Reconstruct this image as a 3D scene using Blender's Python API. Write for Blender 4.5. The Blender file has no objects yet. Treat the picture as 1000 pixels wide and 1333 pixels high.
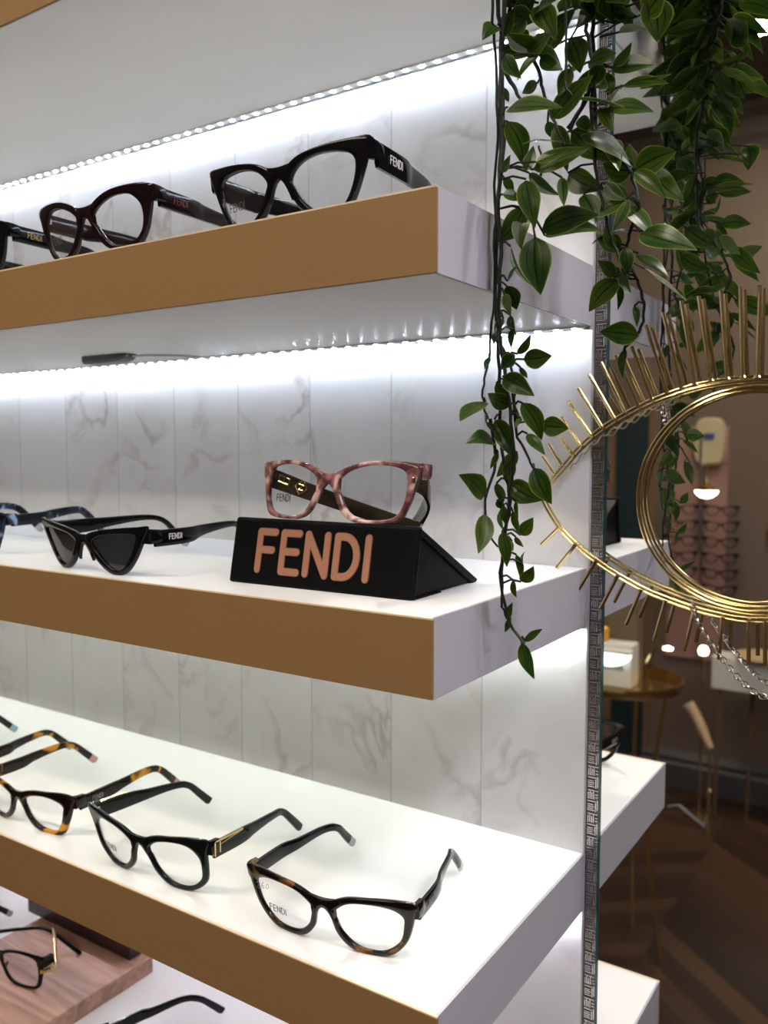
import bpy, bmesh, math, random
from mathutils import Vector, Matrix
random.seed(7)
R = math.radians
SC = bpy.context.scene
COL = SC.collection
U = 0.1            # all lengths below are written in decimetres
ZO = 14.279        # height of the eye-level origin above the floor, decimetres
PI = math.pi

# ------------------------------------------------------------------ helpers
class MB:
    """collects verts and faces (decimetres) and links them as ONE mesh object"""
    def __init__(s): s.v = []; s.f = []; s.uv = []
    def add(s, vs, fs, uvs=None):
        n = len(s.v); s.v += [tuple(v) for v in vs]
        for i, f in enumerate(fs):
            s.f.append([n + k for k in f]); s.uv.append(uvs[i] if uvs else None)
    def box(s, a, b, rot=None, c=None):
        x0, y0, z0 = a; x1, y1, z1 = b
        vs = [Vector(p) for p in ((x0,y0,z0),(x1,y0,z0),(x1,y1,z0),(x0,y1,z0),(x0,y0,z1),(x1,y0,z1),(x1,y1,z1),(x0,y1,z1))]
        if rot is not None: vs = [c + rot @ (v - c) for v in vs]
        s.add(vs, [(0,3,2,1),(4,5,6,7),(0,1,5,4),(1,2,6,5),(2,3,7,6),(3,0,4,7)])
    def tube(s, pts, r, seg=8, caps=True, flat=None, closed=False):
        pts = [Vector(p) for p in pts]; n = len(pts)
        rr = r if isinstance(r, (list, tuple)) else [r] * n
        prev = None; base = len(s.v); vs = []
        for i, p in enumerate(pts):
            a = pts[(i - 1) % n] if (closed or i > 0) else p
            b = pts[(i + 1) % n] if (closed or i < n - 1) else p
            t = (b - a).normalized()
            if prev is None:
                up = Vector((0,0,1)) if abs(t.z) < .9 else Vector((1,0,0))
                u = t.cross(up).normalized()
            else:
                u = (prev - t * prev.dot(t)).normalized()
            prev = u; w = t.cross(u)
            for k in range(seg):
                an = 2 * PI * k / seg
                vs.append(p + (u * math.cos(an) + w * math.sin(an)) * rr[i])
        fs = []
        m = n if closed else n - 1
        for i in range(m):
            j = (i + 1) % n
            for k in range(seg):
                l = (k + 1) % seg
                fs.append((i*seg+k, i*seg+l, j*seg+l, j*seg+k))
        if caps and not closed:
            fs.append(tuple(range(seg-1, -1, -1))); fs.append(tuple((n-1)*seg + k for k in range(seg)))
        s.add(vs, fs)
    def loft(s, rings, caps=True, closed=False):
        """rings: equal-length lists of points"""
        n = len(rings[0]); m = len(rings); vs = [p for r_ in rings for p in r_]; fs = []
        for i in range(m if closed else m - 1):
            j = (i + 1) % m
            for k in range(n):
                l = (k + 1) % n
                fs.append((i*n+k, i*n+l, j*n+l, j*n+k))
        if caps and not closed:
            fs.append(tuple(range(n-1, -1, -1))); fs.append(tuple((m-1)*n + k for k in range(n)))
        s.add(vs, fs)
    def lathe(s, prof, c, seg=24, axis='z'):
        rings = []
        for r_, h in prof:
            ring = []
            for k in range(seg):
                a = 2*PI*k/seg
                if axis == 'z': ring.append((c[0]+r_*math.cos(a), c[1]+r_*math.sin(a), c[2]+h))
                else: ring.append((c[0]+r_*math.cos(a), c[1]+h, c[2]+r_*math.sin(a)))
            rings.append(ring)
        s.loft(rings)
    def build(s, name, mat, parent=None, org=(0,0,0), smooth=35, bevel=0, bseg=2):
        me = bpy.data.meshes.new(name)
        o3 = Vector(org)
        me.from_pydata([((Vector(v) - o3) * U)[:] for v in s.v], [], s.f)
        if any(u for u in s.uv):
            l = me.uv_layers.new(name='UVMap'); i = 0
            for p, u in zip(me.polygons, s.uv):
                for k in range(p.loop_total):
                    l.data[p.loop_start + k].uv = u[k] if u else (0, 0)
        me.materials.append(mat)
        if not any(s.uv):
            bm = bmesh.new(); bm.from_mesh(me); bmesh.ops.recalc_face_normals(bm, faces=bm.faces); bm.to_mesh(me); bm.free()
        if smooth:
            for p in me.polygons: p.use_smooth = True
            me.set_sharp_from_angle(angle=R(smooth))
        ob = bpy.data.objects.new(name, me); COL.objects.link(ob)
        if parent is not None: ob.parent = parent
        else: ob.location = (o3 + Vector((0, 0, ZO))) * U
        if bevel:
            m = ob.modifiers.new('edge', 'BEVEL'); m.width = bevel * U; m.segments = bseg; m.limit_method = 'ANGLE'; m.angle_limit = R(40)
        return ob

def empty(name, org, rz=0):
    o = bpy.data.objects.new(name, None); COL.objects.link(o)
    o.empty_display_size = .01
    o.location = (Vector(org) + Vector((0,0,ZO))) * U; o.rotation_euler = (0, 0, rz)
    return o
def tag(o, label=None, cat=None, group=None, kind=None):
    if label: o['label'] = label
    if cat: o['category'] = cat
    if group: o['group'] = group
    if kind: o['kind'] = kind
    return o
def copy_tree(o, parent=None):
    c = o.copy(); COL.objects.link(c); c.parent = parent
    for ch in [k for k in bpy.data.objects if k.parent == o]: copy_tree(ch, c)
    return c

# ------------------------------------------------------------------ materials
def new_mat(name):
    m = bpy.data.materials.new(name); m.use_nodes = True
    return m, m.node_tree, m.node_tree.nodes['Principled BSDF']
def node(nt, t, **k):
    n = nt.nodes.new(t)
    for a, b in k.items():
        if a.startswith('i_'): n.inputs[a[2:].replace('_', ' ')].default_value = b
        else: setattr(n, a, b)
    return n
def pbr(name, col, rough=.5, metal=0, spec=.5, coat=0, noise=0, nscale=40, bump=0, bscale=200):
    m, nt, b = new_mat(name)
    b.inputs['Base Color'].default_value = (*col, 1); b.inputs['Roughness'].default_value = rough
    b.inputs['Metallic'].default_value = metal; b.inputs['Specular IOR Level'].default_value = spec
    b.inputs['Coat Weight'].default_value = coat; b.inputs['Coat Roughness'].default_value = .05
    tc = node(nt, 'ShaderNodeTexCoord')
    if noise:
        n = node(nt, 'ShaderNodeTexNoise'); n.inputs['Scale'].default_value = nscale; n.inputs['Detail'].default_value = 5
        nt.links.new(tc.outputs['Object'], n.inputs['Vector'])
        r = node(nt, 'ShaderNodeMapRange'); r.inputs['To Min'].default_value = 1 - noise; r.inputs['To Max'].default_value = 1 + noise
        nt.links.new(n.outputs['Fac'], r.inputs['Value'])
        mx = node(nt, 'ShaderNodeVectorMath', operation='SCALE'); mx.inputs[0].default_value = col
        nt.links.new(r.outputs[0], mx.inputs['Scale']); nt.links.new(mx.outputs[0], b.inputs['Base Color'])
    if bump:
        n = node(nt, 'ShaderNodeTexNoise'); n.inputs['Scale'].default_value = bscale; n.inputs['Detail'].default_value = 3
        nt.links.new(tc.outputs['Object'], n.inputs['Vector'])
        bp = node(nt, 'ShaderNodeBump'); bp.inputs['Strength'].default_value = bump; bp.inputs['Distance'].default_value = .001
        nt.links.new(n.outputs['Fac'], bp.inputs['Height']); nt.links.new(bp.outputs[0], b.inputs['Normal'])
    return m
def emit(name, col, s):
    m, nt, b = new_mat(name)
    b.inputs['Base Color'].default_value = (*col, 1)
    b.inputs['Emission Color'].default_value = (*col, 1); b.inputs['Emission Strength'].default_value = s
    return m
def tortoise(name, c1, c2, c3=None, scale=60, lo=.45, hi=.6, rough=.08):
    m, nt, b = new_mat(name); tc = node(nt, 'ShaderNodeTexCoord')
    n = node(nt, 'ShaderNodeTexNoise'); n.inputs['Scale'].default_value = scale; n.inputs['Detail'].default_value = 1.5; n.inputs['Distortion'].default_value = .6
    nt.links.new(tc.outputs['Object'], n.inputs['Vector'])
    r = node(nt, 'ShaderNodeValToRGB'); e = r.color_ramp.elements
    e[0].position = lo; e[0].color = (*c1, 1); e[1].position = hi; e[1].color = (*c2, 1)
    if c3:
        k = e.new(min(.99, hi + .08)); k.color = (*c3, 1)
    nt.links.new(n.outputs['Fac'], r.inputs['Fac']); nt.links.new(r.outputs[0], b.inputs['Base Color'])
    b.inputs['Roughness'].default_value = rough; b.inputs['Specular IOR Level'].default_value = .28
    return m
def lens_mat(name, tint, dark=None):
    m, nt, b = new_mat(name); nt.nodes.remove(b)
    out = nt.nodes['Material Output']
    tr = node(nt, 'ShaderNodeBsdfTransparent'); tr.inputs['Color'].default_value = (*tint, 1)
    gl = node(nt, 'ShaderNodeBsdfGlossy'); gl.inputs['Roughness'].default_value = .02; gl.inputs['Color'].default_value = (1,1,1,1)
    lw = node(nt, 'ShaderNodeLayerWeight'); pw = node(nt, 'ShaderNodeMath', operation='POWER'); pw.inputs[1].default_value = 4; nt.links.new(lw.outputs['Facing'], pw.inputs[0]); lw.inputs['Blend'].default_value = .5
    fr = node(nt, 'ShaderNodeMath', operation='MULTIPLY_ADD'); fr.inputs[1].default_value = .55; fr.inputs[2].default_value = .035; nt.links.new(pw.outputs[0], fr.inputs[0])
    mx = node(nt, 'ShaderNodeMixShader')
    nt.links.new(fr.outputs[0], mx.inputs[0]); nt.links.new(tr.outputs[0], mx.inputs[1]); nt.links.new(gl.outputs[0], mx.inputs[2])
    nt.links.new(mx.outputs[0], out.inputs['Surface'])
    return m

M = {}
M['white_lam'] = pbr('white_laminate', (.82, .82, .81), .38, spec=.5, noise=.03, nscale=12, bump=.04, bscale=300)
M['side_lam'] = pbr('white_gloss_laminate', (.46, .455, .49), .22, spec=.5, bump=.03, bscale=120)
M['tan'] = pbr('gold_brown_laminate', (.270, .158, .068), .42, spec=.35, noise=.10, nscale=900, bump=.05, bscale=900)
M['edge'] = pbr('cream_edge_band', (.80, .62, .42), .5)
M['black'] = pbr('black_acetate', (.004, .004, .005), .10, spec=.22)
M['blackmatte'] = pbr('black_satin_plastic', (.012, .012, .013), .32)
M['brown_ac'] = pbr('dark_burgundy_acetate', (.010, .004, .005), .10, spec=.22)
M['dark_green_ac'] = pbr('dark_green_black_acetate', (.004, .007, .007), .10, spec=.22)
M['havana'] = tortoise('havana_acetate', (.006, .004, .003), (.014, .007, .003), (.17, .075, .012), 60, .55, .64)
M['tort'] = tortoise('yellow_tortoise_acetate', (.008, .004, .003), (.035, .014, .006), (.62, .28, .015), 44, .50, .58)
M['pink'] = tortoise('rose_tortoise_acetate', (.10, .035, .04), (.30, .15, .15), (.62, .42, .38), 90, .38, .55)
M['blue'] = tortoise('blue_black_marbled_acetate', (.004, .005, .010), (.02, .03, .07), (.28, .42, .68), 60, .48, .56)
M['olive'] = pbr('dark_olive_acetate', (.030, .026, .016), .15, coat=.3)
M['gold'] = pbr('polished_gold', (.83, .62, .28), .16, 1)
M['brass'] = pbr('brushed_brass_wire', (.78, .62, .30), .17, 1, noise=.05, nscale=30)
M['steel'] = pbr('polished_steel', (.7, .7, .72), .18, 1)
M['silver_chain'] = pbr('silver_chain_metal', (.66, .62, .55), .22, 1)
M['white_print'] = pbr('white_print', (.75, .75, .75), .5)
M['dim_print'] = pbr('grey_print', (.16, .16, .16), .5)
M['red_print'] = pbr('dark_red_print', (.10, .02, .02), .5)
M['dark_print'] = pbr('dark_print', (.05, .05, .05), .5)
M['teal_tip'] = pbr('pale_teal_plastic', (.22, .42, .45), .2)
M['pink_tip'] = pbr('dusty_pink_plastic', (.55, .28, .28), .2)
M['grey_tip'] = pbr('grey_steel_tip', (.5, .5, .5), .2, .6)
M['lens'] = lens_mat('clear_lens', (.985, .985, .99))
M['sunlens'] = lens_mat('smoke_sun_lens', (.16, .16, .17))
M['case'] = pbr('black_leatherette', (.003, .003, .0035), .5, spec=.09, bump=.10, bscale=700)
M['foil'] = pbr('rose_gold_foil', (.33, .15, .09), .6, .0, spec=.4)
M['led'] = emit('led_diode', (.74, .85, 1.0), 370)
M['led_b'] = emit('led_diode_neutral', (.92, 1.0, .94), 520)
M['led_c'] = emit('led_diode_lilac', (.88, .86, 1.0), 400)
M['tape'] = pbr('led_tape', (.75, .75, .72), .35, bump=.05)
M['copper'] = pbr('grey_channel', (.35, .36, .36), .35, .6)
M['mirror'] = pbr('mirror_silvering', (.86, .87, .86), .0, 1)
M['mirror_edge'] = pbr('green_glass_edge', (.02, .06, .065), .1, 0, spec=.8)
M['silver'] = pbr('embossed_silver_foil', (.62, .61, .62), .26, .9, bump=.08, bscale=300)
M['silver_d'] = pbr('recessed_grey_foil', (.20, .19, .20), .4, .7)
M['grey_clip'] = pbr('charcoal_plastic', (.05, .05, .052), .28, spec=.5)
M['stem'] = pbr('black_green_plastic_stem', (.010, .014, .008), .5, spec=.2, noise=.3, nscale=80)
M['taupe'] = pbr('taupe_wall_paint', (.108, .074, .055), .75, noise=.04, nscale=6)
M['ceil'] = pbr('dark_ceiling_paint', (.062, .046, .038), .8, noise=.05, nscale=4)
M['mould'] = pbr('dark_grey_moulding', (.05, .044, .044), .55)
M['teal_door'] = pbr('dark_teal_door', (.008, .020, .024), .35)
M['door_wood'] = pbr('brown_door_frame', (.13, .072, .040), .5, noise=.1, nscale=10)
M['rose_panel'] = pbr('rosy_display_panel', (.26, .140, .115), .6, noise=.04, nscale=8)
M['warm_bulb'] = emit('warm_bulb', (1.0, .88, .66), 9)
M['warm_panel'] = emit('warm_ceiling_light', (1.0, .89, .70), 62)
M['added_fill_panel'] = emit('added_neutral_fill', (.92, .89, 1.0), 36)  # glow of the unseen panel added as fill from the right
M['warm_spot'] = emit('warm_downlight', (1.0, .78, .52), 60)
M['white_plastic'] = pbr('white_plastic', (.62, .60, .54), .4)
M['cool_lamp'] = emit('cool_lamp_glow', (.85, .97, 1.0), 2.2)
M['olive_card'] = pbr('olive_brown_cardboard', (.16, .12, .06), .7, noise=.08, nscale=12)
M['amber'] = pbr('amber_orange_plastic', (.75, .33, .03), .35)
M['cream'] = pbr('cream_enamel', (.40, .33, .21), .35)
M['navy'] = pbr('navy_blue_paint', (.02, .05, .20), .4)
M['skin_beige'] = pbr('beige_wood', (.50, .34, .20), .5, noise=.15, nscale=30)
M['cable'] = pbr('grey_white_cable', (.40, .40, .42), .4)
M['darkbox'] = pbr('dark_plum_lacquer', (.022, .012, .016), .30, spec=.5)

def wood_mat():
    m, nt, b = new_mat('rosy_maple_wood'); tc = node(nt, 'ShaderNodeTexCoord'); mp = node(nt, 'ShaderNodeMapping')
    mp.inputs['Scale'].default_value = (1.2, 14, 14)
    nt.links.new(tc.outputs['Object'], mp.inputs['Vector'])
    n = node(nt, 'ShaderNodeTexNoise'); n.inputs['Scale'].default_value = 5; n.inputs['Detail'].default_value = 7; n.inputs['Distortion'].default_value = 1.2
    nt.links.new(mp.outputs[0], n.inputs['Vector'])
    r = node(nt, 'ShaderNodeValToRGB'); e = r.color_ramp.elements
    e[0].position = .3; e[0].color = (.25, .125, .085, 1); e[1].position = .65; e[1].color = (.50, .30, .22, 1)
    nt.links.new(n.outputs['Fac'], r.inputs['Fac']); nt.links.new(r.outputs[0], b.inputs['Base Color'])
    b.inputs['Roughness'].default_value = .45
    return m
M['wood'] = wood_mat()

def marble_mat():
    m, nt, b = new_mat('white_marble_tile'); L = nt.links.new
    tc = node(nt, 'ShaderNodeTexCoord'); sep = node(nt, 'ShaderNodeSeparateXYZ'); L(tc.outputs['Object'], sep.inputs[0])
    def math_(op, a, bb=None, cc=None):
        n = node(nt, 'ShaderNodeMath', operation=op)
        for i, q in enumerate((a, bb, cc)):
            if q is None: continue
            if isinstance(q, (int, float)): n.inputs[i].default_value = q
            else: L(q, n.inputs[i])
        return n.outputs[0]
    tx = math_('DIVIDE', sep.outputs['X'], .1); idx = math_('FLOOR', tx)
    # each strip tile is a different cut of stone
    wn = node(nt, 'ShaderNodeTexWhiteNoise', noise_dimensions='1D'); L(idx, wn.inputs['W'])
    off = node(nt, 'ShaderNodeCombineXYZ'); L(math_('MULTIPLY', wn.outputs['Value'], 3.0), off.inputs['Z']); L(math_('MULTIPLY', wn.outputs['Value'], .15), off.inputs['Y'])
    add = node(nt, 'ShaderNodeVectorMath', operation='ADD'); L(tc.outputs['Object'], add.inputs[0]); L(off.outputs[0], add.inputs[1])
    # large soft mask
    big = node(nt, 'ShaderNodeTexNoise'); big.inputs['Scale'].default_value = 9; big.inputs['Detail'].default_value = 3; L(add.outputs[0], big.inputs['Vector'])
    w = node(nt, 'ShaderNodeTexNoise'); w.inputs['Scale'].default_value = 11; w.inputs['Detail'].default_value = 5; w.inputs['Roughness'].default_value = .52; w.inputs['Distortion'].default_value = .7
    L(add.outputs[0], w.inputs['Vector'])
    v = math_('ABSOLUTE', math_('SUBTRACT', w.outputs['Fac'], .5))
    vein = node(nt, 'ShaderNodeMapRange'); vein.inputs['From Min'].default_value = .0; vein.inputs['From Max'].default_value = .045; vein.inputs['To Min'].default_value = 1; vein.inputs['To Max'].default_value = 0
    L(v, vein.inputs['Value'])
    mask = node(nt, 'ShaderNodeMapRange'); mask.inputs['From Min'].default_value = .46; mask.inputs['From Max'].default_value = .66; L(big.outputs['Fac'], mask.inputs['Value'])
    k = math_('MULTIPLY', vein.outputs[0], mask.outputs[0])
    cl = node(nt, 'ShaderNodeMapRange'); cl.inputs['From Min'].default_value = .4; cl.inputs['From Max'].default_value = .75; cl.inputs['To Max'].default_value = .25; L(big.outputs['Fac'], cl.inputs['Value'])
    k2 = math_('MINIMUM', math_('ADD', math_('MULTIPLY', k, .62), cl.outputs[0]), 1.0)
    mix = node(nt, 'ShaderNodeMix', data_type='RGBA'); mix.inputs['A'].default_value = (.86, .86, .86, 1); mix.inputs['B'].default_value = (.50, .44, .42, 1)
    L(k2, mix.inputs['Factor'])
    # joint between the strips
    fr = math_('FRACT', math_('ADD', tx, 100.5)); d = math_('ABSOLUTE', math_('SUBTRACT', fr, .5))
    j = math_('LESS_THAN', d, .008)
    mix2 = node(nt, 'ShaderNodeMix', data_type='RGBA'); L(math_('MULTIPLY', j, .5), mix2.inputs['Factor'])
    L(mix.outputs['Result'], mix2.inputs['A']); mix2.inputs['B'].default_value = (.44, .44, .45, 1)
    L(mix2.outputs['Result'], b.inputs['Base Color'])
    bp = node(nt, 'ShaderNodeBump'); bp.inputs['Distance'].default_value = .0003; bp.inputs['Strength'].default_value = .5; bp.invert = True
    h = node(nt, 'ShaderNodeMapRange'); h.inputs['From Max'].default_value = .02; h.inputs['To Min'].default_value = 1; h.inputs['To Max'].default_value = 0; L(d, h.inputs['Value'])
    L(h.outputs[0], bp.inputs['Height']); L(bp.outputs[0], b.inputs['Normal'])
    b.inputs['Roughness'].default_value = .10; b.inputs['Specular IOR Level'].default_value = .5
    return m
M['marble'] = marble_mat()

def floor_mat():
    m, nt, b = new_mat('dark_chevron_wood_floor'); L = nt.links.new
    tc = node(nt, 'ShaderNodeTexCoord'); sep = node(nt, 'ShaderNodeSeparateXYZ'); L(tc.outputs['Object'], sep.inputs[0])
    def math_(op, a, bb=None):
        n = node(nt, 'ShaderNodeMath', operation=op)
        for i, q in enumerate((a, bb)):
            if q is None: continue
            if isinstance(q, (int, float)): n.inputs[i].default_value = q
            else: L(q, n.inputs[i])
        return n.outputs[0]
    W_ = .42; PW = .095
    u = math_('DIVIDE', sep.outputs['X'], W_); ui = math_('FLOOR', u); uf = math_('FRACT', u)
    par = math_('MODULO', math_('ABSOLUTE', ui), 2.0)
    tri = math_('ABSOLUTE', math_('SUBTRACT', uf, par))
    t = math_('ADD', sep.outputs['Y'], math_('MULTIPLY', tri, W_ * .85))
    p = math_('DIVIDE', t, PW); pi_ = math_('FLOOR', p); pf = math_('FRACT', p)
    cv = node(nt, 'ShaderNodeCombineXYZ'); L(ui, cv.inputs[0]); L(pi_, cv.inputs[1])
    wn = node(nt, 'ShaderNodeTexWhiteNoise', noise_dimensions='3D'); L(cv.outputs[0], wn.inputs['Vector'])
    mp = node(nt, 'ShaderNodeCombineXYZ'); L(math_('MULTIPLY', sep.outputs['X'], 4.0), mp.inputs[0]); L(math_('MULTIPLY', t, 40.0), mp.inputs[1]); L(math_('MULTIPLY', wn.outputs['Value'], 9.0), mp.inputs[2])
    gr = node(nt, 'ShaderNodeTexNoise'); gr.inputs['Scale'].default_value = 1.6; gr.inputs['Detail'].default_value = 6; L(mp.outputs[0], gr.inputs['Vector'])
    f = math_('ADD', math_('MULTIPLY', wn.outputs['Value'], .7), math_('MULTIPLY', gr.outputs['Fac'], .45))
    r = node(nt, 'ShaderNodeValToRGB'); e = r.color_ramp.elements
    e[0].position = .15; e[0].color = (.013, .0055, .003, 1); e[1].position = .95; e[1].color = (.068, .032, .016, 1)
    L(f, r.inputs['Fac'])
    j = math_('MAXIMUM', math_('LESS_THAN', pf, .03), math_('LESS_THAN', uf, .006))
    mix = node(nt, 'ShaderNodeMix', data_type='RGBA'); L(j, mix.inputs['Factor']); L(r.outputs[0], mix.inputs['A']); mix.inputs['B'].default_value = (.006, .003, .002, 1)
    L(mix.outputs['Result'], b.inputs['Base Color']); b.inputs['Roughness'].default_value = .45
    return m
M['floor'] = floor_mat()

def leaf_mat():
    m, nt, b = new_mat('variegated_plastic_leaf'); L = nt.links.new
    uv = node(nt, 'ShaderNodeUVMap'); uv.uv_map = 'UVMap'; sep = node(nt, 'ShaderNodeSeparateXYZ'); L(uv.outputs[0], sep.inputs[0])
    def math_(op, a, bb=None):
        n = node(nt, 'ShaderNodeMath', operation=op)
        for i, q in enumerate((a, bb)):
            if q is None: continue
            if isinstance(q, (int, float)): n.inputs[i].default_value = q
            else: L(q, n.inputs[i])
        return n.outputs[0]
    c = math_('ABSOLUTE', math_('SUBTRACT', sep.outputs['X'], .5))   # 0 midrib, .5 rim
    vv = math_('ABSOLUTE', math_('SUBTRACT', math_('FRACT', math_('MULTIPLY', c, 4.4)), .02))
    vein = math_('LESS_THAN', vv, .12)
    rim = node(nt, 'ShaderNodeMapRange'); rim.inputs['From Min'].default_value = .44; rim.inputs['From Max'].default_value = .495; L(c, rim.inputs['Value'])
    tc = node(nt, 'ShaderNodeTexCoord'); n = node(nt, 'ShaderNodeTexNoise'); n.inputs['Scale'].default_value = 35; n.inputs['Detail'].default_value = 3; L(tc.outputs['Object'], n.inputs['Vector'])
    r = node(nt, 'ShaderNodeValToRGB'); e = r.color_ramp.elements
    e[0].position = .35; e[0].color = (.010, .031, .0035, 1); e[1].position = .72; e[1].color = (.050, .088, .006, 1); L(n.outputs['Fac'], r.inputs['Fac'])
    m1 = node(nt, 'ShaderNodeMix', data_type='RGBA'); L(math_('MULTIPLY', vein, .9), m1.inputs['Factor']); L(r.outputs[0], m1.inputs['A']); m1.inputs['B'].default_value = (.0015, .006, .0015, 1)
    m2 = node(nt, 'ShaderNodeMix', data_type='RGBA'); L(rim.outputs[0], m2.inputs['Factor']); L(m1.outputs['Result'], m2.inputs['A']); m2.inputs['B'].default_value = (.19, .25, .035, 1)
    L(m2.outputs['Result'], b.inputs['Base Color'])
    b.inputs['Roughness'].default_value = .30; b.inputs['Specular IOR Level'].default_value = .28
    tl = node(nt, 'ShaderNodeBsdfTranslucent'); 
    br = node(nt, 'ShaderNodeVectorMath', operation='SCALE'); br.inputs['Scale'].default_value = 1.6; L(m2.outputs['Result'], br.inputs[0]); L(br.outputs[0], tl.inputs['Color'])
    mx = node(nt, 'ShaderNodeMixShader'); mx.inputs[0].default_value = .22
    L(b.outputs[0], mx.inputs[1]); L(tl.outputs[0], mx.inputs[2]); L(mx.outputs[0], nt.nodes['Material Output'].inputs['Surface'])
    bp = node(nt, 'ShaderNodeBump'); bp.inputs['Distance'].default_value = .0006; bp.inputs['Strength'].default_value = .5; bp.invert = True
    L(vein, bp.inputs['Height']); L(bp.outputs[0], b.inputs['Normal'])
    return m
M['leaf'] = leaf_mat()
# ------------------------------------------------------------------ lettering drawn with round-ended strokes
def arc(cx, cy, rx, ry, a0, a1, n=10):
    return [(cx + rx*math.cos(R(a0 + (a1-a0)*i/n)), cy + ry*math.sin(R(a0 + (a1-a0)*i/n))) for i in range(n+1)]
GLYPH = {
 'F': (.50, [[(0,0),(0,1)], [(0,1),(.46,1)], [(0,.53),(.40,.53)]]),
 'E': (.50, [[(0,0),(0,1)], [(0,1),(.46,1)], [(0,.52),(.42,.52)], [(0,0),(.46,0)]]),
 'N': (.62, [[(0,0),(0,1)], [(0,1),(.56,0)], [(.56,0),(.56,1)]]),
 'D': (.62, [[(0,0),(0,1)], [(0,1),(.20,1)] , arc(.20,.5,.36,.5,90,-90,12), [(.20,0),(0,0)]]),
 'I': (.10, [[(0,0),(0,1)]]),
}
def word(mb, text, o, ux, uy, h, stroke, lift=.002, gap=.20, squeeze=1.0):
    """adds the strokes of a word to mb, standing on o, running along ux, rising along uy"""
    o = Vector(o); ux = Vector(ux).normalized(); uy = Vector(uy).normalized(); n = ux.cross(uy).normalized(); x = 0; cnt = 0
    for ch in text:
        wd, pls = GLYPH[ch]
        for pl in pls:
            P = [o + ux*((x + a*squeeze)*h) + uy*(b*h) for a, b in pl]
            for a, b in zip(P[:-1], P[1:]):
                d = (b - a).normalized(); s_ = n.cross(d); ring = []
                for k in range(7): ring.append(b + (d*math.cos(R(-90+30*k)) - s_*math.sin(R(-90+30*k)) * -1) * stroke/2)
                for k in range(7): ring.append(a + (d*math.cos(R(90+30*k)) + s_*math.sin(R(90+30*k))) * stroke/2)
                lf = lift*(1 + .025*cnt); cnt += 1
                mb.loft([[p for p in ring], [p + n*lf for p in ring]])
        x += wd*squeeze + gap
    return x*h

# ------------------------------------------------------------------ eyeglasses
def catmull(pts, n=7, closed=True):
    out = []; m = len(pts)
    for i in range(m if closed else m-1):
        p0 = pts[(i-1) % m] if closed or i > 0 else pts[i]
        p1 = pts[i]; p2 = pts[(i+1) % m]
        p3 = pts[(i+2) % m] if closed or i < m-2 else p2
        for k in range(n):
            t = k/n
            out.append(tuple(.5*((2*p1[j]) + (-p0[j]+p2[j])*t + (2*p0[j]-5*p1[j]+4*p2[j]-p3[j])*t*t + (-p0[j]+3*p1[j]-3*p2[j]+p3[j])*t**3) for j in range(len(p1))))
    if not closed: out.append(tuple(pts[-1]))
    return out
# rims: (inner x, inner z, outer x, outer z) in millimetres, from the nose over the brow round to the cheek
STY = {
 'cat': [(9,31,4,36.5),(20,40.5,18,45.5),(36,43.5,36,48.5),(52,42.5,56,50),(60.5,37,70,48),(60.5,28,68.5,38),(57,16,62,16),(47,6,50,2.5),(36,3,36,-.3),(23.5,5.5,20,2),(14,14.5,10.2,12),(10.5,24,6.5,24)],
 'round': [(9,30,4,36),(20,38.5,17,43.5),(36,42,37,47),(51,41,57,49.5),(59,34,70,48.5),(60.5,25,67,37),(58,14,62.5,13),(48,5.5,50,2),(37,3,37,-.3),(26,5.5,23,2),(16.5,14,12.5,11.5),(12,24,8,24)],
 'hex': [(9,31,4,37),(20,38,17,43.5),(36,40.5,36,46),(50,38,58,47.5),(57,33,69.5,43.5),(56,25,67,34),(53,14,61,17),(47.5,5.5,53,1.5),(38,3.5,40,-.3),(26,6,22,2),(16,14.5,11.5,12),(11,25,7,25)],
 'big': [(10.5,30,4,33.5),(19,39,15,43.5),(34,43.5,34,48.5),(51,42.5,58,51),(58.5,37.5,71,50.5),(58.5,28,67.5,38),(54.5,15,59,15),(48,5.5,51,2),(39,3,39,-.3),(28,4.5,25,.8),(19,12,14.5,8.5),(13,22,8.5,20.5)],
 'bigcut': [(8,29,4,34),(17,38,14,43),(32,44,31,49.5),(47,44,55,51.5),(56,37,69,49),(58.5,28,67.5,38),(56.5,15,60.5,15),(48,5.5,51,2),(39,3,39,-.3),(28,4.5,25,.8),(19,12,14.5,8.5),(12.5,22,8,20.5)],
 'square': [(8,32,4,37.5),(17,42,15,46),(34,47.5,34,51.3),(52,46.5,56,51),(60.5,41,70,47.5),(61.5,30,68.5,38),(60,16,64,16),(54.5,6,58,3),(42,3,43,-.3),(28,3.5,25,.3),(18,10,14,7.5),(12,22,8,22)],
 'sun': [(12,28,5,33.5),(22,33.5,20,38.5),(40,36,41,41.5),(56,37,65,43.8),(63,35,75,44),(59,25,69,31),(52,14,58.5,14),(45,6.5,48,3),(37,3.8,37,-.3),(29,7.5,26,2.5),(20,16,15,11.5),(14,23,9,23)],
}
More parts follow.
